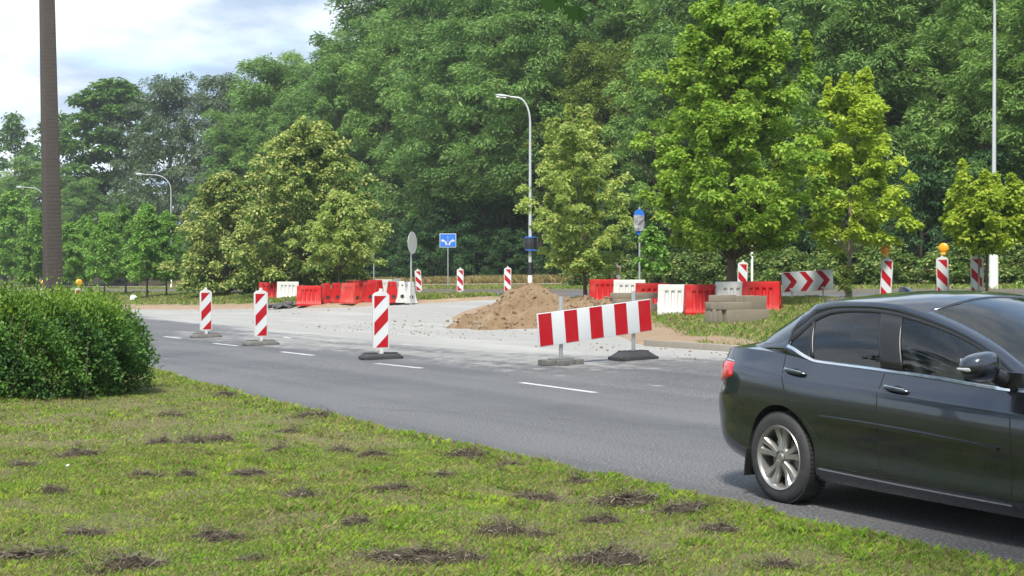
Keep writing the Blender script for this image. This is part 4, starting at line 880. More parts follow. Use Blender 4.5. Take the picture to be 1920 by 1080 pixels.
# concrete utility pole behind the hedge
M['poleconc'] = None
def m_pole():
    m = NT('utility_pole_concrete'); v = m.obj(); sx = m.new('ShaderNodeSeparateXYZ'); m.put(sx.inputs[0], v)
    n = m.noise(v, 5, 6, .7); bands = m.math('SINE', m.math('MULTIPLY', sx.outputs[2], 96.0)); f = m.noise(v, 40, 3, .7)
    c = m.mix(n, (.026, .021, .018), (.070, .058, .050)); c = m.mix(m.ramp(bands, (.55, 0), (.95, .12)), c, (.025, .022, .02)); c = m.mix(m.math('MULTIPLY', f, .3), c, (.22, .20, .19))
    m.bsdf(c, .9, 0, m.bump(m.math('ADD', m.math('MULTIPLY', bands, -.12), f), .6, .008), spec=.25); return m.mat
M['poleconc'] = m_pole()
px_, Yp = 102, 24.2; X0 = (px_-960)/FPX*Yp; zg = gz(X0, Yp)
t = thing('utility_pole', 'dark concrete utility pole with ribbed faces rising behind the hedge', 'utility pole', (X0, Yp, zg)); t.rotation_euler = (0, R(-1.0), R(38))
def pole_sec(w, d): return [(-w/2, -d/2), (w/2, -d/2), (w/2, d/2), (-w/2, d/2)]
def polemesh():
    m_ = MB(); zz = [-.4, 9.6]; V = []
    for z, w, d in ((-.4, .30, .25), (9.6, .165, .15)): V += [(x, y, z) for x, y in pole_sec(w, d)]
    m_.add(V, [(0, 1, 5, 4), (1, 2, 6, 5), (2, 3, 7, 6), (3, 0, 4, 7), (3, 2, 1, 0), (4, 5, 6, 7)]); return m_
polemesh().build('shaft', M['poleconc'], t, bevel=.018)
# grey panel, bench, stake, bag, scraps
p = xn(728, 38.6); t = thing('low_steel_panel', 'low slanting grey steel panel on the verge behind the barriers', 'barrier', p, face(p, 8))
for i in range(3): MB().prism([(-.78+.52*i, .05+.07*i), (-.27+.52*i, .12+.07*i), (-.27+.52*i, .52+.06*i), (-.78+.52*i, .46+.06*i)], -.02, .02).build('panel', M['greybag'], t, bevel=.004)
for i in range(4): MB().box((-.78+.52*i, .04, .22), (.05, .04, .5)).build('post', M['galv'], t)
M['redwood'] = plain('red_stained_wood', (.36, .09, .07), .6, 0, .3, 6)
p = xn(1912, 43.0); t = thing('park_bench', 'red slatted bench on the footpath at the foot of the wood', 'bench', p, face(p, -20))
for z, y in ((.45, -.15), (.45, 0), (.45, .15), (.68, .26), (.84, .29)): MB().box((0, y, z), (1.9, .11 if z < .5 else .035, .035 if z < .5 else .11)).build('slat', M['redwood'], t, bevel=.005)
for sx in (-.7, .7): MB().box((sx, 0, .22), (.08, .4, .44)).box((sx, .27, .58), (.06, .04, .62)).build('leg', M['kerb'], t, bevel=.01)
for i, (px, n) in enumerate(((1835, 28.6), (1850, 29.3))):
    p = xn(px, n); t = MB().tube([(0, 0, -.1), (.01, 0, 1.0), (0, 0, 1.95-i*.3)], [.028, .027, .024], 8).build('tree_stake', M['bark'], None, p, smooth=True); tag(t, ('taller' if not i else 'shorter')+' dark wooden stake beside the small round maple', 'stake', 'stakes of the small maple')
def crumple(name, p, r, mat, label, cat, seed, flat=.5):
    bm = bmesh.new(); bmesh.ops.create_icosphere(bm, subdivisions=3, radius=r); r_ = random.Random(seed)
    for v in bm.verts: v.co *= 1+r_.uniform(-.24, .14); v.co.z = v.co.z*flat+r*flat*.72
    me = bpy.data.meshes.new(name); bm.to_mesh(me); bm.free(); me.materials.append(mat); return tag(link(name, me, None, p), label, cat)
M['plasticbag'] = plain('white_plastic_film', (.72, .72, .72), .35, 0, .1, 6, dirtamt=.2)
crumple('plastic_bag', gnd(250, 566), .19, M['plasticbag'], 'white crumpled plastic bag lying at the sapling row', 'bag', 3, 1.25)
for i, (px, py, r_, lab) in enumerate(((463, 861, .045, 'white paper scrap beside the dark tuft on the lawn'), (128, 876, .028, 'small white scrap of litter on the lawn below the hedge'), (207, 903, .03, 'tiny pale scrap of litter left of a dry grass clump'), (752, 1040-62, .025, 'yellow fallen leaf lying in the lawn grass'))):
    crumple('litter_scrap', gnd(px, py), r_, M['plasticbag'] if i < 3 else M['lampcase'], lab, 'litter', 5+i, .45)
# roadside tree beside the camera; one twig hangs into the view
def near_tree():
    rg_ = np.random.default_rng(3); bx_, by_ = 3.3, 3.6; z0 = gz(bx_, by_); t = thing('roadside_maple', 'maple on the near lawn whose hanging twig dips into the view', 'tree', (bx_, by_, z0)); m_ = MB()
    m_.tube([(0, 0, -.1), (.05, 0, 1.5), (0, .05, 3.2), (.1, 0, 5.5), (.1, .1, 7.5)], [.16, .13, .12, .08, .03], 10)
    tip = Vector((.37, 8.0, 3.05))-Vector((bx_, by_, z0)); st_ = Vector((0, .05, 3.4))
    br = [st_, st_.lerp(tip, .4)+Vector((0, 0, .55)), st_.lerp(tip, .75)+Vector((0, 0, .55)), tip+Vector((0, 0, .22)), tip+Vector((.0, 0, .10))]
    m_.tube(br, [.05, .035, .02, .01, .004], 6)
    for k in range(7):
        a = k*.9+.3; m_.tube([(0, 0, 4+.45*k), (math.cos(a)*.7, math.sin(a)*.7, 4.6+.45*k), (math.cos(a)*1.4, math.sin(a)*1.4, 5+.45*k)], [.04, .025, .01], 5)
    m_.build('trunk', M['bark'], t, smooth=True)
    cl = [(math.cos(k*.9+.3)*1.4, math.sin(k*.9+.3)*1.4, 5+.45*k, .7, .4) for k in range(7)]+[(.1, .1, 7.6, .6, .5)]
    V, F, col = clump_leaves(rg_, np.array(cl), 160, .15, .14); link('crown', tri_mesh('crown', V, F, LF['field'], col), t)
    lobes = [(0, 0), (.35, .12), (.95, .28), (.62, .30), (.72, .72), (.42, .58), (.36, .95), (.14, .78), (0, 1.25)]
    full = lobes+[(-x, y) for x, y in lobes[-2:0:-1]]
    for i, (dx, dz, sz, an) in enumerate(((-.155, .09, .075, .35), (-.105, .10, .06, -.2), (-.01, .06, .10, .12))):
        m2 = MB(); m2.prism([(x*sz, -z*sz) for x, z in full], -.0006, .0006); o = m2.build('leaf', M['leafdark'], t, tip+Vector((dx, .02*i, dz+.02)), (.25, an, .2*i)); 
        MB().tube([tip+Vector((dx, .02*i, dz+.02)), tip+Vector((dx*.5, 0, .16))], .0015, 4).build('leaf_stalk', M['bark'], t)
lm = NT('maple_leaf_near'); lm.bsdf((.022, .06, .012), .7, spec=.15); M['leafdark'] = lm.mat
near_tree()

# loose stones and crumbs spilled round the dig
r_ = random.Random(12); mc = MB()
for k in range(0, 1500, 3):
    if k < 1000: n_ = r_.uniform(16.2, 22.5); s_ = r_.gauss(36, 3.5)
    elif k < 1250: n_ = r_.uniform(15.5, 17.2); s_ = r_.uniform(14, 26)
    else: n_ = r_.uniform(20.5, 24); s_ = r_.uniform(52, 66)
    x, y = XY(n_, s_); sz = r_.uniform(.012, .03)*(2.0 if r_.random() < .1 else 1)
    mc.box((x, y, gz(x, y)+sz*.3), (sz*1.4, sz, sz*.8), Matrix.Rotation(r_.uniform(0, 6), 3, 'Z') @ Matrix.Rotation(r_.uniform(-.5, .5), 3, 'X'), taper=.6)
o = mc.build('loose_stones', M['dirt']); o['kind'] = 'stuff'; tag(o, 'loose crumbs of earth and stone spilled round the dig', 'gravel')
# ------------------------------------------------------------------ thin summer haze between here and the wood
hzm = NT('summer_haze'); pv = hzm.new('ShaderNodeVolumePrincipled'); pv.inputs['Color'].default_value = (.86, .93, 1., 1); pv.inputs['Density'].default_value = .00035; pv.inputs['Anisotropy'].default_value = .2
hzm.t.links.new(pv.outputs[0], hzm.out.inputs['Volume'])
hb = MB().box((0, 180, 26), (700, 560, 68)).build('haze', hzm.mat); hb['kind'] = 'stuff'; tag(hb, 'thin pale summer haze over road and wood', 'haze')
# ------------------------------------------------------------------ the car (x forward from the rear axle, y left, z up)
def m_carpaint():
    m = NT('dark_grey_car_paint'); v = m.obj(); n = m.noise(v, 900, 1, .5); d = m.noise(v, 3, 5, .6); sx = m.new('ShaderNodeSeparateXYZ'); m.put(sx.inputs[0], v)
    c = m.mix(n, (.027, .032, .043), (.083, .095, .122))
    road_film = m.math('MULTIPLY', m.ramp(sx.outputs[2], (.15, .55), (.62, 0)), d)
    c = m.mix(m.math('MULTIPLY', road_film, .35), c, (.07, .066, .06))
    m.bsdf(c, m.math('ADD', .20, m.math('MULTIPLY', road_film, .3)), .85, None, 1.0, .5); return m.mat
def m_glass():
    m = NT('tinted_car_glass'); t = m.new('ShaderNodeBsdfTransparent'); t.inputs[0].default_value = (.80, .86, .84, 1); g = m.new('ShaderNodeBsdfGlossy'); g.inputs['Roughness'].default_value = .01; g.inputs[0].default_value = (1, 1, 1, 1)
    f = m.new('ShaderNodeFresnel'); f.inputs[0].default_value = 1.55; x = m.new('ShaderNodeMixShader'); m.put(x.inputs[0], m.math('MULTIPLY', f.outputs[0], 1.25, True)); m.t.links.new(t.outputs[0], x.inputs[1]); m.t.links.new(g.outputs[0], x.inputs[2]); m.t.links.new(x.outputs[0], m.out.inputs[0]); return m.mat
M['car'] = m_carpaint(); M['glass'] = m_glass()
M['chrome'] = plain('chrome', (.75, .76, .78), .12, 1., .05, 20, dirtamt=.05)
M['cartrim'] = plain('black_trim', (.012, .012, .013), .35, 0, .1, 20, dirtamt=.05)
M['tyre'] = plain('tyre_rubber', (.022, .022, .023), .75, 0, .3, 18, bump=.2, dirt=(.09, .085, .08), dirtamt=.35)
M['alloy'] = plain('alloy_wheel', (.30, .295, .28), .34, .7, .15, 10, dirt=(.16, .14, .12), dirtamt=.3)
M['well'] = plain('wheel_well', (.008, .008, .008), .9)
M['seat'] = plain('seat_cloth', (.035, .036, .04), .9, 0, .3, 20, bump=.2)
M['tail'] = plain('red_tail_lens', (.55, .008, .012), .12, 0, .1, 10, coat=1., dirtamt=0)
M['lens'] = plain('clear_lens', (.6, .62, .65), .1, .3, .1, 10, coat=1.)
M['disc'] = plain('brake_disc', (.22, .2, .19), .4, .9)
XR, XF = -.985, 3.635
_ol = np.array([(-.985, 0), (-.982, .25), (-.965, .45), (-.925, .62), (-.85, .745), (-.72, .815), (-.5, .856), (-.2, .876), (.1, .885), (.6, .889), (1.2, .89), (1.8, .888), (2.3, .884), (2.7, .874), (3.0, .85), (3.2, .81), (3.35, .75), (3.48, .66), (3.57, .52), (3.62, .3), (3.635, 0)])
_t = np.concatenate([[0], np.cumsum(np.hypot(*np.diff(_ol, axis=0).T))]); OX, OY = Pch(np.stack([_t, _ol[:, 0]], 1)), Pch(np.stack([_t, _ol[:, 1]], 1)); TL = _t[-1]
Wx = Pch(_ol[3:-3])
ZSH = Pch([(-.985, .995), (-.9, 1.025), (-.6, 1.055), (-.3, 1.05), (0, 1.03), (.3, .998), (.7, .984), (1.0, .972), (1.5, .944), (2.0, .918), (2.3, .905), (2.7, .875), (3.0, .84), (3.3, .77), (3.5, .69), (3.635, .62)])
ZBT = Pch([(-.985, .30), (-.6, .27), (-.3, .22), (0, .20), (2.7, .19), (3.2, .2), (3.635, .22)])
ZTOP = Pch([(-.985, 1.03), (-.93, 1.065), (-.8, 1.095), (-.55, 1.115), (-.2, 1.15), (.3, 1.12), (2.0, 1.05), (2.3, 1.02), (2.7, .985), (3.0, .93), (3.3, .85), (3.5, .75), (3.635, .645)])
INS = Pch([(0, .075), (.07, .035), (.16, .020), (.22, .021), (.30, .024), (.45, .010), (.60, .0), (.70, .001), (.80, .008), (.835, .014), (.855, .026), (.88, .038), (1, .088)])
INE = Pch([(0, .12), (.10, .05), (.25, .015), (.45, 0), (.58, .012), (.64, .045), (.8, .06), (1, .09)])
def yside(x, z):                                                    # half width of the side at a point of the side view
    v = (z-ZBT(x))/(ZSH(x)-ZBT(x)); return float(Wx(x)-INS(v))
def surf(tt, v, off=0.):                                            # point on the shell: tt along the outline, v up
    x, y = OX(tt), OY(tt); dx, dy = OX(tt+.01)-OX(tt-.01), OY(tt+.01)-OY(tt-.01); l = np.hypot(dx, dy)+1e-9; nx, ny = -dy/l, dx/l
    e = np.abs(nx); ins = INS(v)*(1-e)+INE(v)*e-off
    return x-nx*ins, np.maximum(y-ny*ins, 0), ZBT(x)+(ZSH(x)-ZBT(x))*v
def car_body():
    NT_ = 110; tt = np.linspace(0, TL, NT_); vv = np.concatenate([np.linspace(0, .16, 6), np.linspace(.2, .74, 14), [.78, .80, .815, .828, .84, .87, .92, .96, 1.0]]); rows = []
    for v in vv:
        x, y, z = surf(tt, v); y = y.copy(); y[0] = y[-1] = 0; rows.append(np.stack([x, y, z], 1))
    x, y, z = rows[-1].T
    for w in (.035, .08, .16, .3, .48, .68, .86, 1.0):
        rows.append(np.stack([x, y*(1-w), z+(ZTOP(x)-ZSH(x))*(1-(1-w)**2.2)], 1))
    bot = rows[0].copy(); bot[:, 1] *= 0; rows.insert(0, bot)
    V = []; F = []
    for sgn in (1, -1):
        k = len(V); A = np.array(rows); A = A.reshape(-1, 3)*np.array([1, sgn, 1]); V += [tuple(p) for p in A]
        for i in range(len(rows)-1):
            for j in range(NT_-1):
                f = (k+i*NT_+j, k+i*NT_+j+1, k+(i+1)*NT_+j+1, k+(i+1)*NT_+j); F.append(f if sgn < 0 else f[::-1])
    me = bpy.data.meshes.new('body'); me.from_pydata(V, [], F); bm = bmesh.new(); bm.from_mesh(me)
    bmesh.ops.remove_doubles(bm, verts=bm.verts, dist=.0008); bmesh.ops.dissolve_degenerate(bm, edges=bm.edges, dist=.0005); bmesh.ops.recalc_face_normals(bm, faces=bm.faces); bm.to_mesh(me); bm.free()
    me.materials.append(M['car']); me.materials.append(M['well'])
    ob = link('body_tmp', me); cut = []
    for cx_ in (0, 2.7):
        for sg in (-1, 1):
            c = MB().lathe([(.001, sg*.60), (.366, sg*.60), (.366, sg*1.05), (.001, sg*1.05)], 72, 'y', c=(cx_, 0, .318))
            cm = c.mesh('cut', M['well']); bm = bmesh.new(); bm.from_mesh(cm); bmesh.ops.remove_doubles(bm, verts=bm.verts, dist=.003); bmesh.ops.recalc_face_normals(bm, faces=bm.faces); bm.to_mesh(cm); bm.free()
            co = link('cut', cm); cut.append(co); md = ob.modifiers.new('b', 'BOOLEAN'); md.operation = 'DIFFERENCE'; md.object = co; md.solver = 'EXACT'; md.material_mode = 'TRANSFER'
    dg = bpy.context.evaluated_depsgraph_get(); res = bpy.data.meshes.new_from_object(ob.evaluated_get(dg))
    for o in cut+[ob]: bpy.data.objects.remove(o)
    bm = bmesh.new(); bm.from_mesh(res)
    bmesh.ops.delete(bm, geom=[f for f in bm.faces if -.42 < f.calc_center_median().x < 2.12 and f.calc_center_median().z > .88 and f.normal.z > .75 and abs(f.calc_center_median().y) < float(Wx(f.calc_center_median().x))-.088-max(0, -f.calc_center_median().x-.05)*.13-max(0, f.calc_center_median().x-1.9)*.10-.035], context='FACES')
    bm.to_mesh(res); bm.free(); res.name = 'body'
    res.polygons.foreach_set('use_smooth', [True]*len(res.polygons)); res.set_sharp_from_angle(angle=R(32)); return res
CARP = XY(6.86, 7.86); car = thing('car', 'dark grey four-door saloon car passing on the near lane', 'car', (CARP[0], CARP[1], 0.002), TH-math.pi/2)
car.scale = (1.0, 1.0, 1.02)
# the side nearest the camera runs along n = 6.86; the car's own centre line is half a width beyond
cxn, cyn = XY(6.79+.889, 7.87); car.location = (cxn, cyn, .0)
body = link('body', car_body(), car)
# greenhouse: stations along x, rows up the side and over the roof
ZE = Pch([(-.62, 1.065), (-.5, 1.10), (-.3, 1.205), (0, 1.335), (.24, 1.385), (.5, 1.407), (.8, 1.407), (1.0, 1.395), (1.2, 1.355), (1.4, 1.292), (1.7, 1.165), (2.05, .985), (2.3, .91)])
ZT = Pch([(-.62, 1.085), (-.5, 1.14), (-.3, 1.265), (0, 1.40), (.24, 1.45), (.55, 1.478), (.85, 1.486), (1.1, 1.475), (1.3, 1.435), (1.55, 1.35), (1.9, 1.195), (2.3, 1.0)])
WT = Pch([(-.03, 1.105), (.078, 1.172), (.27, 1.270), (.45, 1.325), (.65, 1.343), (.82, 1.345), (.94, 1.338), (1.165, 1.308), (1.4, 1.247), (1.66, 1.144), (1.83, 1.043), (2.0, .945)])
WBOT = Pch([(-.03, 1.10), (.011, 1.092), (.146, 1.047), (.294, 1.011), (.7, .996), (.99, .984), (1.54, .956), (1.88, .932), (2.1, .925)])
WE = Pch([(-.62, .60), (-.2, .60), (.2, .605), (.7, .625), (1.1, .63), (1.5, .645), (2.0, .68), (2.3, .70)])
WB = lambda x: Wx(x)-.088-np.clip(-x-.05, 0, 1)*.13-np.clip(x-1.9, 0, 1)*.10
def gsec(x):
    zb = float(ZSH(x))-.004; ze, zt = float(ZE(x)), float(ZT(x)); ze = max(ze, zb+.004); zt = max(zt, ze+.006); wb, we = float(WB(x)), float(WE(x))
    def ys(z): k = (z-zb)/(ze-zb); return wb+(we-wb)*k+.035*math.sin(math.pi*min(max(k, 0), 1))*min(1, (ze-zb)/.3)
    w1 = min(max(zb+.010, float(WBOT(x))), ze-.003); w2 = min(max(float(WT(x)), w1+.001), ze-.001) if -.03 <= x <= 2.0 else w1+.001
    P = [(wb, zb), (ys(w1), w1)]
    for k in range(1, 6): z = w1+(w2-w1)*k/5; P.append((ys(z), z))
    z = (w2+ze)/2; P.append((ys(z), z)); P.append((we, ze))
    for k in (.03, .07, .12, .2, .35, .55, .78, 1.0): P.append((we*(1-k), ze+(zt-ze)*(1-(1-k)**2.6)))
    return P
NSEC = 17
def shx(x, z, j): return x-.38*(z-.985)*float(sm((x+.05)/.35)*(1-sm((x-1.15)/.7)))*(1 if j <= 8 else max(0, 1-(j-8)/5))
xsg = sorted(set([round(v, 4) for v in np.concatenate([np.arange(-.62, 2.301, .04), [-.03, .0, .245, .275, .92, .985, 1.11, 1.96, 2.0, -.50, .16, 1.24, 2.22]])]))
secs = [gsec(x) for x in xsg]
def gpart(sel, name, mat, inset=0., solid=0., parent=None, smooth=True):
    used = {}; V = []; F = []
    def vid(i, j, sg):
        key = (i, j, sg if secs[i][j][0] > 1e-6 else 0)
        if key not in used:
            y, z = secs[i][j]; 
            if inset: z = z-inset*(.3 if j < 8 else 1); y = max(0, y-inset*(1 if j < 8 else .2))
            used[key] = len(V); V.append((shx(xsg[i], z, j), sg*y, z))
        return used[key]
    for sg in (1, -1):
        for i in range(len(xsg)-1):
            for j in range(NSEC-1):
                if sel((xsg[i]+xsg[i+1])/2, j, sg):
                    f = [vid(i, j, sg), vid(i+1, j, sg), vid(i+1, j+1, sg), vid(i, j+1, sg)]; f = [a for k, a in enumerate(f) if a not in f[:k]]
                    if len(f) > 2: F.append(tuple(f))
    o = MB().add(V, F).build(name, mat, parent, smooth=smooth, angle=60)
    if solid:
        md = o.modifiers.new('thickness', 'SOLIDIFY'); md.thickness = solid; md.offset = -1
    return o
isw = lambda x, j: 1 <= j <= 5 and .0 < x < 1.96
pil = lambda x: .92 < x < 1.11
rg_ = lambda x, j: j >= 11 and -.50 < x < .16
ws_ = lambda x, j: j >= 10 and 1.24 < x < 2.22
gpart(lambda x, j, s: not isw(x, j) and not rg_(x, j) and not ws_(x, j) and not (j == 6 and -.03 < x < 2.0), 'roof', M['car'], parent=car, solid=.02)
gpart(lambda x, j, s: j == 6 and -.03 < x < 2.0, 'window_surround', M['cartrim'], inset=.003, parent=car, solid=.02)
for sg in (1, -1): gpart(lambda x, j, s, sg=sg: isw(x, j) and pil(x) and s == sg, 'door_pillar', M['cartrim'], inset=.002, parent=car, solid=.02)
for sg in (1, -1): gpart(lambda x, j, s, sg=sg: isw(x, j) and .245 < x < .275 and s == sg, 'quarter_bar', M['cartrim'], inset=.003, parent=car, solid=.02)
for nm, a, b_ in (('quarter_glass', .0, .245), ('rear_door_glass', .275, .92), ('front_door_glass', 1.11, 1.96)):
    for sg in (1, -1): gpart(lambda x, j, s, a=a, b_=b_, sg=sg: isw(x, j) and a < x < b_ and s == sg, nm, M['glass'], inset=.009, parent=car)
gpart(lambda x, j, s: rg_(x, j), 'rear_window', M['glass'], inset=.006, parent=car); gpart(lambda x, j, s: ws_(x, j), 'windscreen', M['glass'], inset=.006, parent=car)
# strips laid on the body side
def ribbon(name, pts, w, off, mat, parent, thick=.004, sides=(-1, 1), yfun=None, taper=False):
    for sg in sides:
        m_ = MB(); V = []
        P = np.array(pts); d = np.concatenate([[0], np.cumsum(np.hypot(*np.diff(P, axis=0).T))]); k = max(6, int(d[-1]/.03)); fx, fz = Pch(np.stack([d, P[:, 0]], 1)), Pch(np.stack([d, P[:, 1]], 1))
        q = np.linspace(0, d[-1], k)
        for i, t_ in enumerate(q):
            x, z = float(fx(t_)), float(fz(t_)); dx, dz = float(fx(t_+.01)-fx(t_-.01)), float(fz(t_+.01)-fz(t_-.01)); l = math.hypot(dx, dz)+1e-9; nx, nz = -dz/l, dx/l
            ww = w*(math.sin(math.pi*min(max(.04+.92*i/(k-1), 0), 1))**.35 if taper else 1)
            for s_, o_ in ((-.5, 0), (-.32, 1), (.32, 1), (.5, 0)):
                X_, Z_ = x+nx*ww*s_, z+nz*ww*s_; yy = (yfun or yside)(X_, Z_)+off+thick*o_; V.append((X_, sg*yy, Z_))
        F = [(i*4+j, i*4+j+1, (i+1)*4+j+1, (i+1)*4+j) for i in range(k-1) for j in range(3)]+[(0, 1, 2, 3), tuple((k-1)*4+j for j in range(4))]
        m_.add(V, F); m_.build(name, mat, parent, smooth=True)
M['gap'] = plain('panel_gap', (.004, .004, .004), .9)
for pts in ([(.985, .31), (.975, .6), (.965, .96)], [(2.05, .30), (2.06, .6), (2.03, .90)], [(.445, .32), (.42, .42), (.33, .55), (.19, .67), (.06, .80), (.01, .93), (-.02, 1.03)]): ribbon('door_gap', pts, .010, -.002, M['gap'], body, .003)
ribbon('door_gap', [(.44, .315), (1.2, .30), (2.04, .295)], .008, -.002, M['gap'], body, .003)
ribbon('door_gap', [(-.40, .60), (-.58, .72), (-.68, .79)], .008, -.002, M['gap'], body, .003)
ribbon('side_moulding', [(.44, .640), (1.0, .622), (1.97, .582)], .044, -.003, M['car'], body, .020, taper=True)
ribbon('sill_strip', [(.40, .285), (1.2, .268), (2.05, .260)], .014, -.004, M['chrome'], body, .008)
def ybelt(x, z):
    zb = float(ZSH(x))-.004; k = max(0, (z-zb)/(float(ZE(x))-zb)); return float(WB(x))+(float(WE(x))-float(WB(x)))*k+.035*math.sin(math.pi*min(k, 1))+.002
ribbon('belt_chrome', [(x, float(WBOT(x))-.006) for x in (-.02, .05, .146, .22, .3, .5, .8, 1.0, 1.4, 1.75, 1.98)], .022, .0, M['chrome'], body, .008, yfun=ybelt)
def handle(x, z):
    for sg in (-1, 1):
        y = yside(x, z); bm = bmesh.new(); bmesh.ops.create_uvsphere(bm, u_segments=20, v_segments=10, radius=1)
        for v in bm.verts: v.co = Vector((v.co.x*.075+x, sg*(y-.004)+v.co.y*.006, v.co.z*.045+z-.012))
        me = bpy.data.meshes.new('handle_cup'); bm.to_mesh(me); bm.free(); me.materials.append(M['cartrim']); me.polygons.foreach_set('use_smooth', [True]*len(me.polygons)); link('handle_cup', me, body)
        pts = []
        for q in np.linspace(-1, 1, 11): pts.append((x+q*.108, sg*(y+.030-.026*abs(q)**3), z+.012-.010*q-.004*q*q))
        m_ = MB().tube(pts, [.006]+[.0135]*9+[.006], 10); h = m_.build('door_handle', M['car'], body, smooth=True)
        MB().tube([(px_, py_+sg*.006, pz_+.011) for px_, py_, pz_ in pts[1:-1]], .0045, 6).build('chrome_edge', M['chrome'], h, smooth=True)
handle(.14, .915); handle(1.12, .862)
# door mirror
for sg in (-1, 1):
    mr = link('door_mirror', None, car, (1.93, sg*1.015, 1.065)); mr.name = 'door_mirror'
    bm = bmesh.new(); bmesh.ops.create_uvsphere(bm, u_segments=28, v_segments=16, radius=1)
    for v in bm.verts:
        c = v.co; x = math.copysign(abs(c.x)**.8, c.x); y = math.copysign(abs(c.y)**.7, c.y); z = math.copysign(abs(c.z)**.75, c.z)
        v.co = Vector((x*(.105 if x > 0 else .075), sg*(y*.125), z*(.082-.016*(y*1.0))+.012*x))
    me = bpy.data.meshes.new('mirror_shell'); bm.to_mesh(me); bm.free(); me.materials.append(M['car']); me.polygons.foreach_set('use_smooth', [True]*len(me.polygons)); link('mirror_shell', me, mr)
    MB().tube([(.0, sg*-.13, -.05), (.02, sg*-.2, -.085)], [.045, .05], 10).build('mirror_arm', M['cartrim'], mr, smooth=True)
    MB().box((-.066, 0, 0), (.012, .15, .09)).build('mirror_face', M['chrome'], mr, bevel=.005)
    MB().tube([(.088, sg*-.06, -.022), (.085, sg*.05, -.018), (.03, sg*.122, -.014), (-.05, sg*.120, -.012)], [.006, .011, .012, .006], 8).build('indicator', M['lens'], mr, smooth=True)
    MB().box((2.0, sg*(.80), .985), (.17, .03, .09)).build('mirror_foot', M['cartrim'], car, bevel=.012)
# lamps
def patch(name, t0, t1, v0, v1, mat, off, sides=(-1, 1), n=16, m=10, par=None):
    for sg in sides:
        V = []
        for i in range(n+1):
            for j in range(m+1):
                a, b_ = i/n, j/m; lo, hi = v0(a), v1(a); edge = min(i, n-i, j, m-j)
                x, y, z = surf(t0+(t1-t0)*a, lo+(hi-lo)*b_, off if edge else -.004); V.append((float(x), sg*float(y), float(z)))
        MB().add(V, [(i*(m+1)+j, (i+1)*(m+1)+j, (i+1)*(m+1)+j+1, i*(m+1)+j+1) for i in range(n) for j in range(m)]).build(name, mat, par or car, smooth=True, angle=70)
patch('tail_light', .52, 1.08, lambda a: .60+.14*a**1.5, lambda a: .90-.035*a**2, M['tail'], .010)
patch('tail_trim', .515, 1.06, lambda a: .905-.035*a**2, lambda a: .915-.035*a**2, M['chrome'], .008)
patch('headlight', TL-1.05, TL-.42, lambda a: .60+.16*(1-a), lambda a: .95-.02*a, M['lens'], .006)
patch('grille', TL-.40, TL-.0, lambda a: .15, lambda a: .55, M['cartrim'], .004)
patch('bumper_lower', .0, .62, lambda a: .02, lambda a: .16, M['cartrim'], .004)
patch('number_plate', .0, .26, lambda a: .62, lambda a: .75, M['white'], .006)
# wheels
def wheel():
    r = link('wheel', None, car); tp = [(.225, -.095), (.232, -.108), (.262, -.112), (.295, -.104), (.311, -.088), (.3175, -.06), (.318, 0), (.3175, .06), (.311, .088), (.295, .104), (.262, .112), (.232, .108), (.225, .095)]
    MB().lathe(tp, 72, 'y').build('tyre', M['tyre'], r, smooth=True)
    tr_ = MB()
    for k in range(64):
        for yy in (-.065, .0, .065):
            a = 2*math.pi*(k+(.5 if yy == 0 else 0))/64; tr_.box((math.cos(a)*.3175, yy, math.sin(a)*.3175), (.006, .048, .020), Matrix.Rotation(-a, 3, 'Y'))
    to = tr_.build('tread', M['tyre'], r); to['kind'] = 'stuff'
    rim = MB().lathe([(.232, -.100), (.224, -.112), (.212, -.104), (.205, -.085), (.198, .0), (.205, .09), (.23, .1)], 72, 'y').build('rim', M['alloy'], r, smooth=True, angle=50)
    sp_ = MB()
    for k in range(5):
        for dlt in (-.20, .20):
            a = 2*math.pi*k/5+dlt+.3; rr = [(.050, .0), (.12, .012), (.17, .002), (.213, -.006)]; V = []
            for i, (rd, yo) in enumerate(rr):
                aa = a-dlt*(.30 if i == 0 else (.08 if i == 1 else 0)); w_ = (.024, .024, .028, .038)[i]
                for sx, yy in ((-1, -.082+yo+.010), (-.55, -.090+yo), (.55, -.090+yo), (1, -.082+yo+.010), (1, -.05+yo), (-1, -.05+yo)):
                    V.append((math.cos(aa)*rd-math.sin(aa)*w_*sx, yy, math.sin(aa)*rd+math.cos(aa)*w_*sx))
            F = [(i*6+j, i*6+(j+1) % 6, (i+1)*6+(j+1) % 6, (i+1)*6+j) for i in range(3) for j in range(6)]+[tuple(range(6)), tuple(range(18, 24))]
            sp_ = MB().add(V, F).build('spoke', M['alloy'], r, smooth=True, angle=35)
    MB().lathe([(.001, -.092), (.026, -.092), (.032, -.086), (.034, -.078), (.060, -.074), (.072, -.06), (.072, -.03)], 30, 'y').build('hub', M['alloy'], r, smooth=True, angle=30)
    for k in range(5):
        a = 2*math.pi*(k+.5)/5+.3; MB().lathe([(.001, -.070), (.008, -.070), (.009, -.060)], 10, 'y', c=(math.cos(a)*.05, 0, math.sin(a)*.05)).build('wheel_nut', M['disc'], r)
    MB().lathe([(.05, -.035), (.14, -.035), (.142, -.02), (.05, -.02)], 48, 'y').build('brake_disc', M['disc'], r, smooth=True, angle=30)
    return r
w0 = wheel(); first = True
for cx_ in (0, 2.7):
    for sg in (-1, 1):
        if first: w, first = w0, False
        else:
            w = w0.copy(); C.objects.link(w)
            for ch in list(w0.children): c = ch.copy(); C.objects.link(c); c.parent = w
        w.parent = car; w.location = (cx_, sg*.772, .316); w.rotation_euler = (0, rs.uniform(0, 1) if sg == 1 or cx_ else 0, 0 if sg < 0 else math.pi)
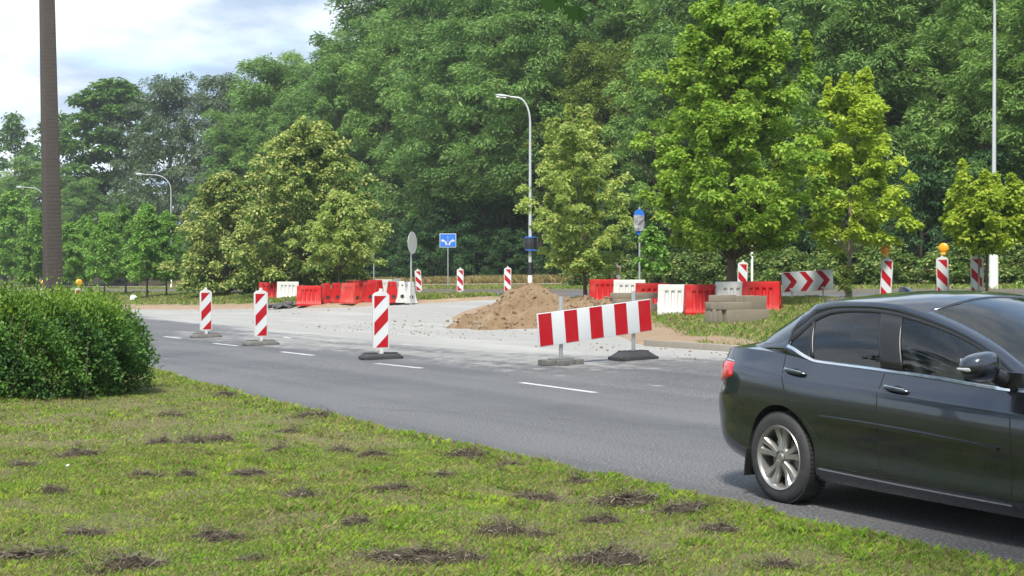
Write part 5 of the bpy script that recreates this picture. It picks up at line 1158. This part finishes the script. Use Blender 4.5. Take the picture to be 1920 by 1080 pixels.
for sg in (-1, 1): MB().box((-.372, sg*.775, .245), (.012, .20, .20), Matrix.Rotation(.12, 3, 'Y')).build('mud_flap', M['cartrim'], car, bevel=.004)
# cabin
def seat(x, y, w, name):
    s_ = MB().box((x+.12, y, .50), (.52, w, .16)).build(name, M['seat'], car, bevel=.04)
    MB().box((x-.20, y, .82), (.13, w*.92, .62), Matrix.Rotation(-.30, 3, 'Y')).build('backrest', M['seat'], s_, bevel=.045)
    k = 1 if w < .8 else 3
    for i in range(k):
        yy = y+(0 if k == 1 else (i-1)*.44); MB().box((x-.335, yy, 1.18 if k == 1 else 1.13), (.10, .25, .17), Matrix.Rotation(-.2, 3, 'Y')).build('headrest', M['seat'], s_, bevel=.04)
seat(1.20, -.37, .52, 'front_seat'); seat(1.20, .37, .52, 'front_seat'); seat(.30, 0, 1.34, 'rear_seat')
MB().box((2.06, 0, .90), (.42, 1.36, .22)).build('dashboard', M['seat'], car, bevel=.05); MB().box((.85, 0, .32), (2.6, 1.15, .04)).build('cabin_floor', M['well'], car); MB().box((-.33, 0, 1.03), (.5, 1.1, .03)).build('parcel_shelf', M['seat'], car)
for sg in (-1, 1): MB().box((1.0, sg*.775, .70), (2.0, .03, .5)).build('door_card', M['seat'], car)
m_ = MB(); ring = [(math.cos(a)*.185*math.sin(.4), math.cos(a+1.57)*.185, math.cos(a)*.185*math.cos(.4)) for a in np.linspace(0, 6.2832, 25)]; m_.tube([(x+1.72, y+.37, z+.98) for x, y, z in ring], .014, 8, cap=False); m_.tube([(1.73, .20, .98), (1.75, .37, .98), (1.73, .54, .98)], .018, 6).tube([(1.75, .37, .97), (1.95, .37, .88)], .03, 8); m_.build('steering_wheel', M['cartrim'], car, smooth=True)
MB().prism([(.30, 1.43), (.48, 1.445), (.36, 1.505), (.31, 1.505)], -.02, .02).build('antenna_fin', M['car'], car, bevel=.006)
MB().box((1.325, 0, 1.345), (.03, .22, .065)).build('inside_mirror', M['cartrim'], car, bevel=.01)
MB().lathe([(.02, -.04), (.028, -.04), (.028, .04), (.02, .04)], 12, 'y', c=(-.75, .4, .26)).build('tail_pipe', M['disc'], car)
MB().box((1.2, 0, .23), (3.9, 1.1, .06)).build('underbody', M['well'], car)
